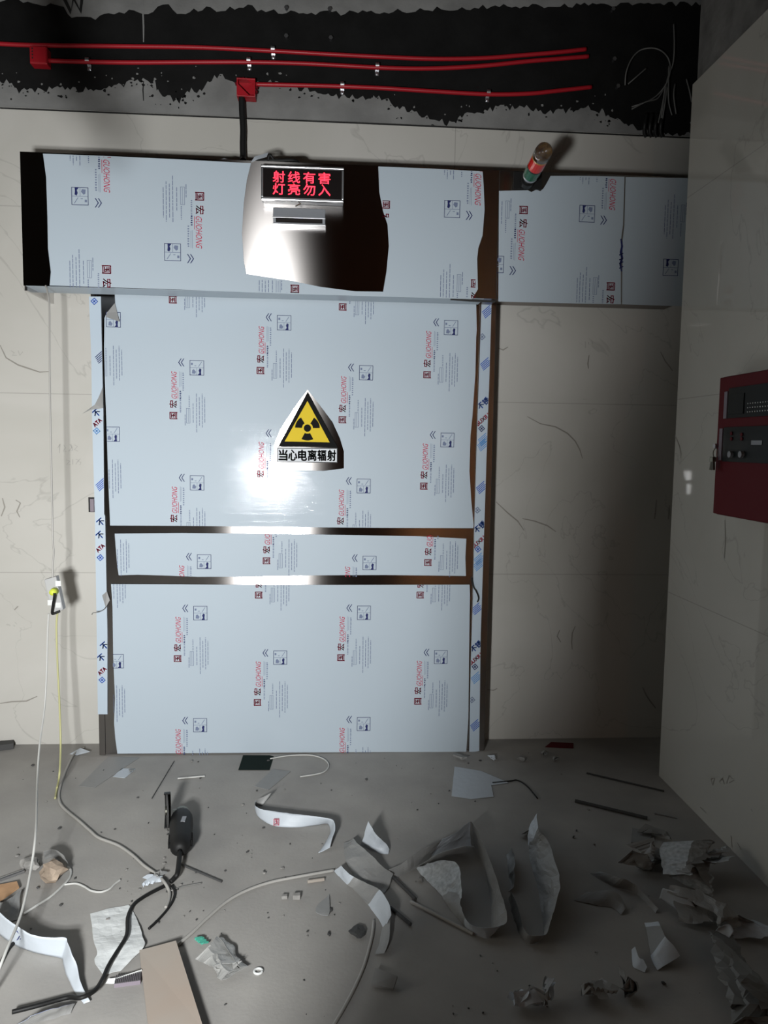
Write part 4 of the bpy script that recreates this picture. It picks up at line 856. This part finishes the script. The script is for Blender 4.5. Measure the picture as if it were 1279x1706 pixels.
cable('grinder_cord', 'black power cord running from the grinder over the paper to the lower left', [(279,1474),(262,1482),(240,1494),(222,1508,.010),(213,1528,.014),(212,1552,.02),(207,1566,.022),(192,1590,.02),(180,1610,.016),(171,1630,.018),(158,1650,.030),(135,1662,.034),(112,1662,.016),(60,1676,.02),(20,1686,.02)], .0062, 'rubber')
cable('cord_loop', 'short black cord loop beside the grinder tail', [(286,1476),(290,1482),(291,1490),(287,1502),(278,1516),(262,1534),(248,1547)], .0045, 'rubber')
cable('floor_cable', 'grey floor cable bending from the left jamb past the grinder tail', [(140,1246),(124,1256),(112,1278),(104,1298),(98,1322),(100,1338),(110,1350),(132,1368),(150,1384),(165,1396),(196,1408),(220,1424),(240,1442),(260,1456),(274,1470,.016),(282,1486),(281,1500),(276,1512)], .0055, 'cable_grey')
cable('floor_cable', 'pale cable arcing across the floor to the folded film tail', [(296,1574),(322,1552),(345,1530),(378,1502),(410,1484),(450,1470),(500,1460),(556,1450)], .0052, 'cable_grey')
cable('floor_cable', 'grey cable curving down to the bottom edge below the film tail', [(622,1534),(620,1556),(614,1582),(605,1612),(590,1646),(572,1680),(552,1714)], .0050, 'cable_grey')
cable('floor_cable', 'white cable looping round the stone at the left', [(40,1522),(62,1508),(84,1494),(104,1476),(116,1462),(118,1450),(112,1445),(102,1446)], .0042, 'cable_white')
cable('floor_cable', 'thin white cable snaking right from the stone', [(106,1474),(126,1472),(140,1477),(152,1484),(168,1486),(182,1481),(192,1472),(200,1466)], .0036, 'cable_white')
cable('floor_cable', 'pale thin cable curled in a hook at the foot of the door', [(450,1264),(480,1259),(515,1258),(536,1263),(546,1271),(546,1280),(534,1288),(500,1294)], .0035, 'cable_white')
cable('wire_end', 'thin grey wire end right of the grinder cord', [(278,1476),(290,1481),(304,1477),(336,1471)], .0022, 'wire_grey', 'wire')
cable('cord_end', 'black frayed cord end on the floor left of the tan board', [(22,1572,.01),(12,1584,.008),(-6,1618,.008),(-30,1660,.008)], .006, 'rubber')
cable('floor_cable', 'dark thin cable bent from the wall foot toward the right loop', [(820,1304),(850,1301),(862,1300),(878,1310),(895,1330)], .003, 'rubber')
# ---- rods, sticks and shadow bars
def rod(name, label, a, b, r, m, h0=None, h1=None, cat='rod', group=None):
    p, q = fl(a[0], a[1], r+.0008 if h0 is None else h0), fl(b[0], b[1], r+.0008 if h1 is None else h1); mb = MB(); mb.rod(p, q, r, 10); return tag(mb.build(name, m), label, cat, group)
rod('welding_rod', 'dark thin rod lying right of the grinder tail', (296,1438), (369,1469), .0035, 'chip_dark')
rod('rod_or_shadow_bar', 'pale rod lying below the big film loop', (684,1502), (788,1556), .0055, 'cable_grey')
rod('rod_or_shadow_bar', 'short dark rod beside the folded film tail', (650,1512), (684,1540), .006, 'chip_dark')
rod('rod_or_shadow_bar', 'dark rod lying beside the film strip end left of the big loop', (655,1462), (692,1498), .006, 'chip_dark')
rod('rod_or_shadow_bar', 'thin dark bar in place of a shadow, pointing at the foot of the right wall', (977,1288), (1106,1318), .004, 'chip_dark')  # a shadow line on the floor, built as a dark bar
rod('rod_or_shadow_bar', 'dark bar in place of a shadow on the floor between the pale wedge and the right wall', (958,1334), (1078,1363), .007, 'chip_dark')  # dark bar stands in for a blurred floor shadow
rod('rod_or_shadow_bar', 'short bright rod on the floor at the foot of the right wall', (1090,1355), (1128,1363), .003, 'aluminium')
rod('welding_rod', 'thin dark rod lying below the printed film foot of the door', (253,1330), (290,1268), .0022, 'chip_dark')
rod('screwdriver', 'slim light rod at the left edge above the cardboard', (-12,1470), (40,1451), .007, 'aluminium', cat='tool')
rod('rod_or_shadow_bar', 'short pale rod on the floor right of the small pale scrap', (296,1297), (341,1293), .004, 'cable_white')
a, b = fl(-20,1246), fl(23,1240); mb = MB(); mb.prism([fl(-20,1254), fl(23,1248), fl(23,1242), fl(-20,1246)], (0,0,.03)); tag(mb.build('steel_channel', 'chip_dark', bevel=.002), 'dark steel channel at the left edge at the foot of the wall', 'channel')
# ---- lumps, scraps and small finds
def lump(name, label, x, y, s, m, seed, cat='rubble', group=None, flat=.6):
    bm = bmesh.new(); bmesh.ops.create_icosphere(bm, subdivisions=2, radius=1.0); r = random.Random(seed); sc = Vector((s*r.uniform(.8, 1.4), s*r.uniform(.7, 1.2), s*flat*r.uniform(.8, 1.2)))
    for v in bm.verts:
        n = noise.noise(v.co*1.3+Vector((seed*2.3, 0, 0))); v.co = Vector((v.co.x*sc.x, v.co.y*sc.y, v.co.z*sc.z))*(1+.55*n)
    z0 = min(v.co.z for v in bm.verts)
    for v in bm.verts: v.co.z -= z0-.0006
    me = D.meshes.new(name); bm.to_mesh(me); bm.free(); me.materials.append(MAT[m]); o = D.objects.new(name, me); COL.objects.link(o); o.location = fl(x, y); o.rotation_euler.z = r.uniform(0, 6)
    return tag(o, label, cat, group)
lump('stone', 'tan stone lump wrapped by the white cable at the left', 86, 1466, .045, 'stone_tan', 3, 'stone', flat=.75)
lump('stone', 'grey broken mortar lump beside the tan stone', 50, 1447, .035, 'stone', 8, 'stone')
lump('stone', 'small dark stone on the floor left of the cable under the film tail', 595, 1556, .03, 'chip_dark', 9, 'stone', flat=.25)
lump('stone', 'pale pebble by the big loop', 700, 1468, .010, 'stone', 10, 'stone')
a = [(-14,1508),(4,1498),(32,1478),(28,1468),(-14,1476)]; slab('cardboard_piece', 'torn orange brown cardboard at the left edge', a, [.004,.004,.012,.014,.006], .004, 'cardboard', 'cardboard')
mb = MB(); P = [fl(60,1460,.001), fl(92,1440,.001)]; 
sheet_from_rows('film_scrap', 'upright dark film scrap behind the tan stone', [(76,1432,0,72,1420,.05),(92,1430,0,96,1416,.06),(110,1448,.0,112,1436,.04)], mats=('film_back','film_back'), cat='film scrap', crumple=.006, seed=24)
c = fl(372, 1606); crumpled('clear_bag', 'crumpled clear plastic bag with a green corner right of the tan board', (c.x, c.y), (.15, .26), 3, 71, .03, .55, mats=('clear_bag', 'clear_bag'), cat='plastic bag', jit=.008)
c = fl(336, 1573); crumpled('green_rag', 'small green rag scrap at the top end of the clear bag', (c.x, c.y), (.05, .035), 2, 72, .02, .2, mats=('cloth_green',), cat='rag', jit=.004, n=8)
w = fl(430, 1620); mb = MB(); mb.tube([w+Vector((.012*math.cos(t), .012*math.sin(t), .004)) for t in [2*math.pi*i/20 for i in range(21)]], .0036, 8); tag(mb.build('washer', 'white_plastic', smooth=True), 'small white ring washer on the floor at the bottom', 'washer')
for x, y, s, l in ((474,1497,.010,'small pale block on the floor, left of the two below the arcing cable'),(494,1497,.013,'small pale block on the floor, right of the two below the arcing cable')):
    p = fl(x, y); mb = MB(); mb.box((p.x-s, p.y-s*.8, .0006), (p.x+s, p.y+s*.8, s*1.3)); tag(mb.build('plaster_block', 'stone', bevel=.002), l, 'block')
rod('brick_sliver', 'short tan sliver on the floor under the arcing cable end', (512,1469), (540,1465), .006, 'board_tan', cat='sliver')
slab('film_scrap', 'pale film scrap under the jamb at the foot of the left wall', [(116,1256),(128,1258),(150,1252),(134,1246)], [.002,.002,.016,.018], .001, 'film_loose', 'film scrap')
rg = random.Random(11)
for i, (x, y, s, l) in enumerate(((765,1266,.07,'grey film shred just below the right foot of the door'),(820,1266,.075,'pale film shred right of the door foot'),(870,1268,.06,'film shred in the rubble left of the red scrap'),(905,1258,.075,'dark film shred in the rubble below the right tile wall'),(925,1268,.05,'small film shred at the right end of the rubble line'),(218,1286,.04,'small black film curl beside the small pale scrap'),(885,1392,.10,'dark film scrap behind the bright tip'),(1090,1395,.13,'dark crumpled film against the foot of the right wall'),(1078,1386,.06,'small dark film fold near the tile offcut'),(255,1470,.09,'bundle of pale shavings at the grinder tail'),(265,1462,.06,'small shavings twist under the grinder tail'))):
    c = fl(x, y); crumpled('film_scrap', l, (c.x, c.y), (s, s*.7), 3, 90+i, .025+.02*(s > .09), rg.uniform(0, 6), mats=('film_loose', 'film_back') if i in (1, 9) else ('film_back', 'film_back'), cat='film scrap', jit=.006, n=10)
slab('red_scrap', 'thin dark red strip at the foot of the right tile wall', [(908,1244),(955,1246),(955,1238),(918,1236)], .001, .003, 'red_dark', 'scrap')
# chips of stone and mortar: each one its own object, one mesh shared by each shape
shapes = []
for k in range(5):
    o = lump('debris_chip', 'small grey chip of mortar scattered on the dusty floor', 640, 1600, .0085, 'stone' if k % 2 else 'chip_dark', 200+k, 'debris', 'mortar chips scattered on the floor', flat=.5); shapes.append(o)
spots = [(430,1335),(404,1342),(395,1405),(420,1460),(375,1452),(440,1452),(470,1448),(520,1430),(536,1408),(610,1300),(695,1350),(662,1398),(510,1690),(540,1694),(375,1675),(372,1575),(548,1588),(548,1557),(820,1605),(828,1618),(755,1690),(754,1676),(780,1680),(990,1408),(955,1396),(960,1385),(980,1350),(935,1290),(880,1255),(300,1250),(330,1270),(640,1264),(660,1276),(545,1246),(1105,1640),(1165,1655)]
for i in range(170):
    if i < len(spots): x, y = spots[i]
    else:
        zone = rg.random()
        if zone < .35: x, y = rg.uniform(30, 800), rg.uniform(1262, 1340)
        elif zone < .7: x, y = rg.uniform(20, 560), rg.uniform(1340, 1560)
        elif zone < .85: x, y = rg.gauss(250, 40), rg.gauss(1500, 28)
        else: x, y = rg.uniform(350, 1150), rg.uniform(1340, 1690)
    src = shapes[i % 5]; o = src if i < 5 else src.copy()
    if i >= 5: COL.objects.link(o)
    o.location = fl(x, y); o.rotation_euler.z = rg.uniform(0, 6); s = rg.uniform(.25, .95)*(.6 if rg.random() < .5 else 1); o.scale = (s, s*rg.uniform(.5, 1), s)
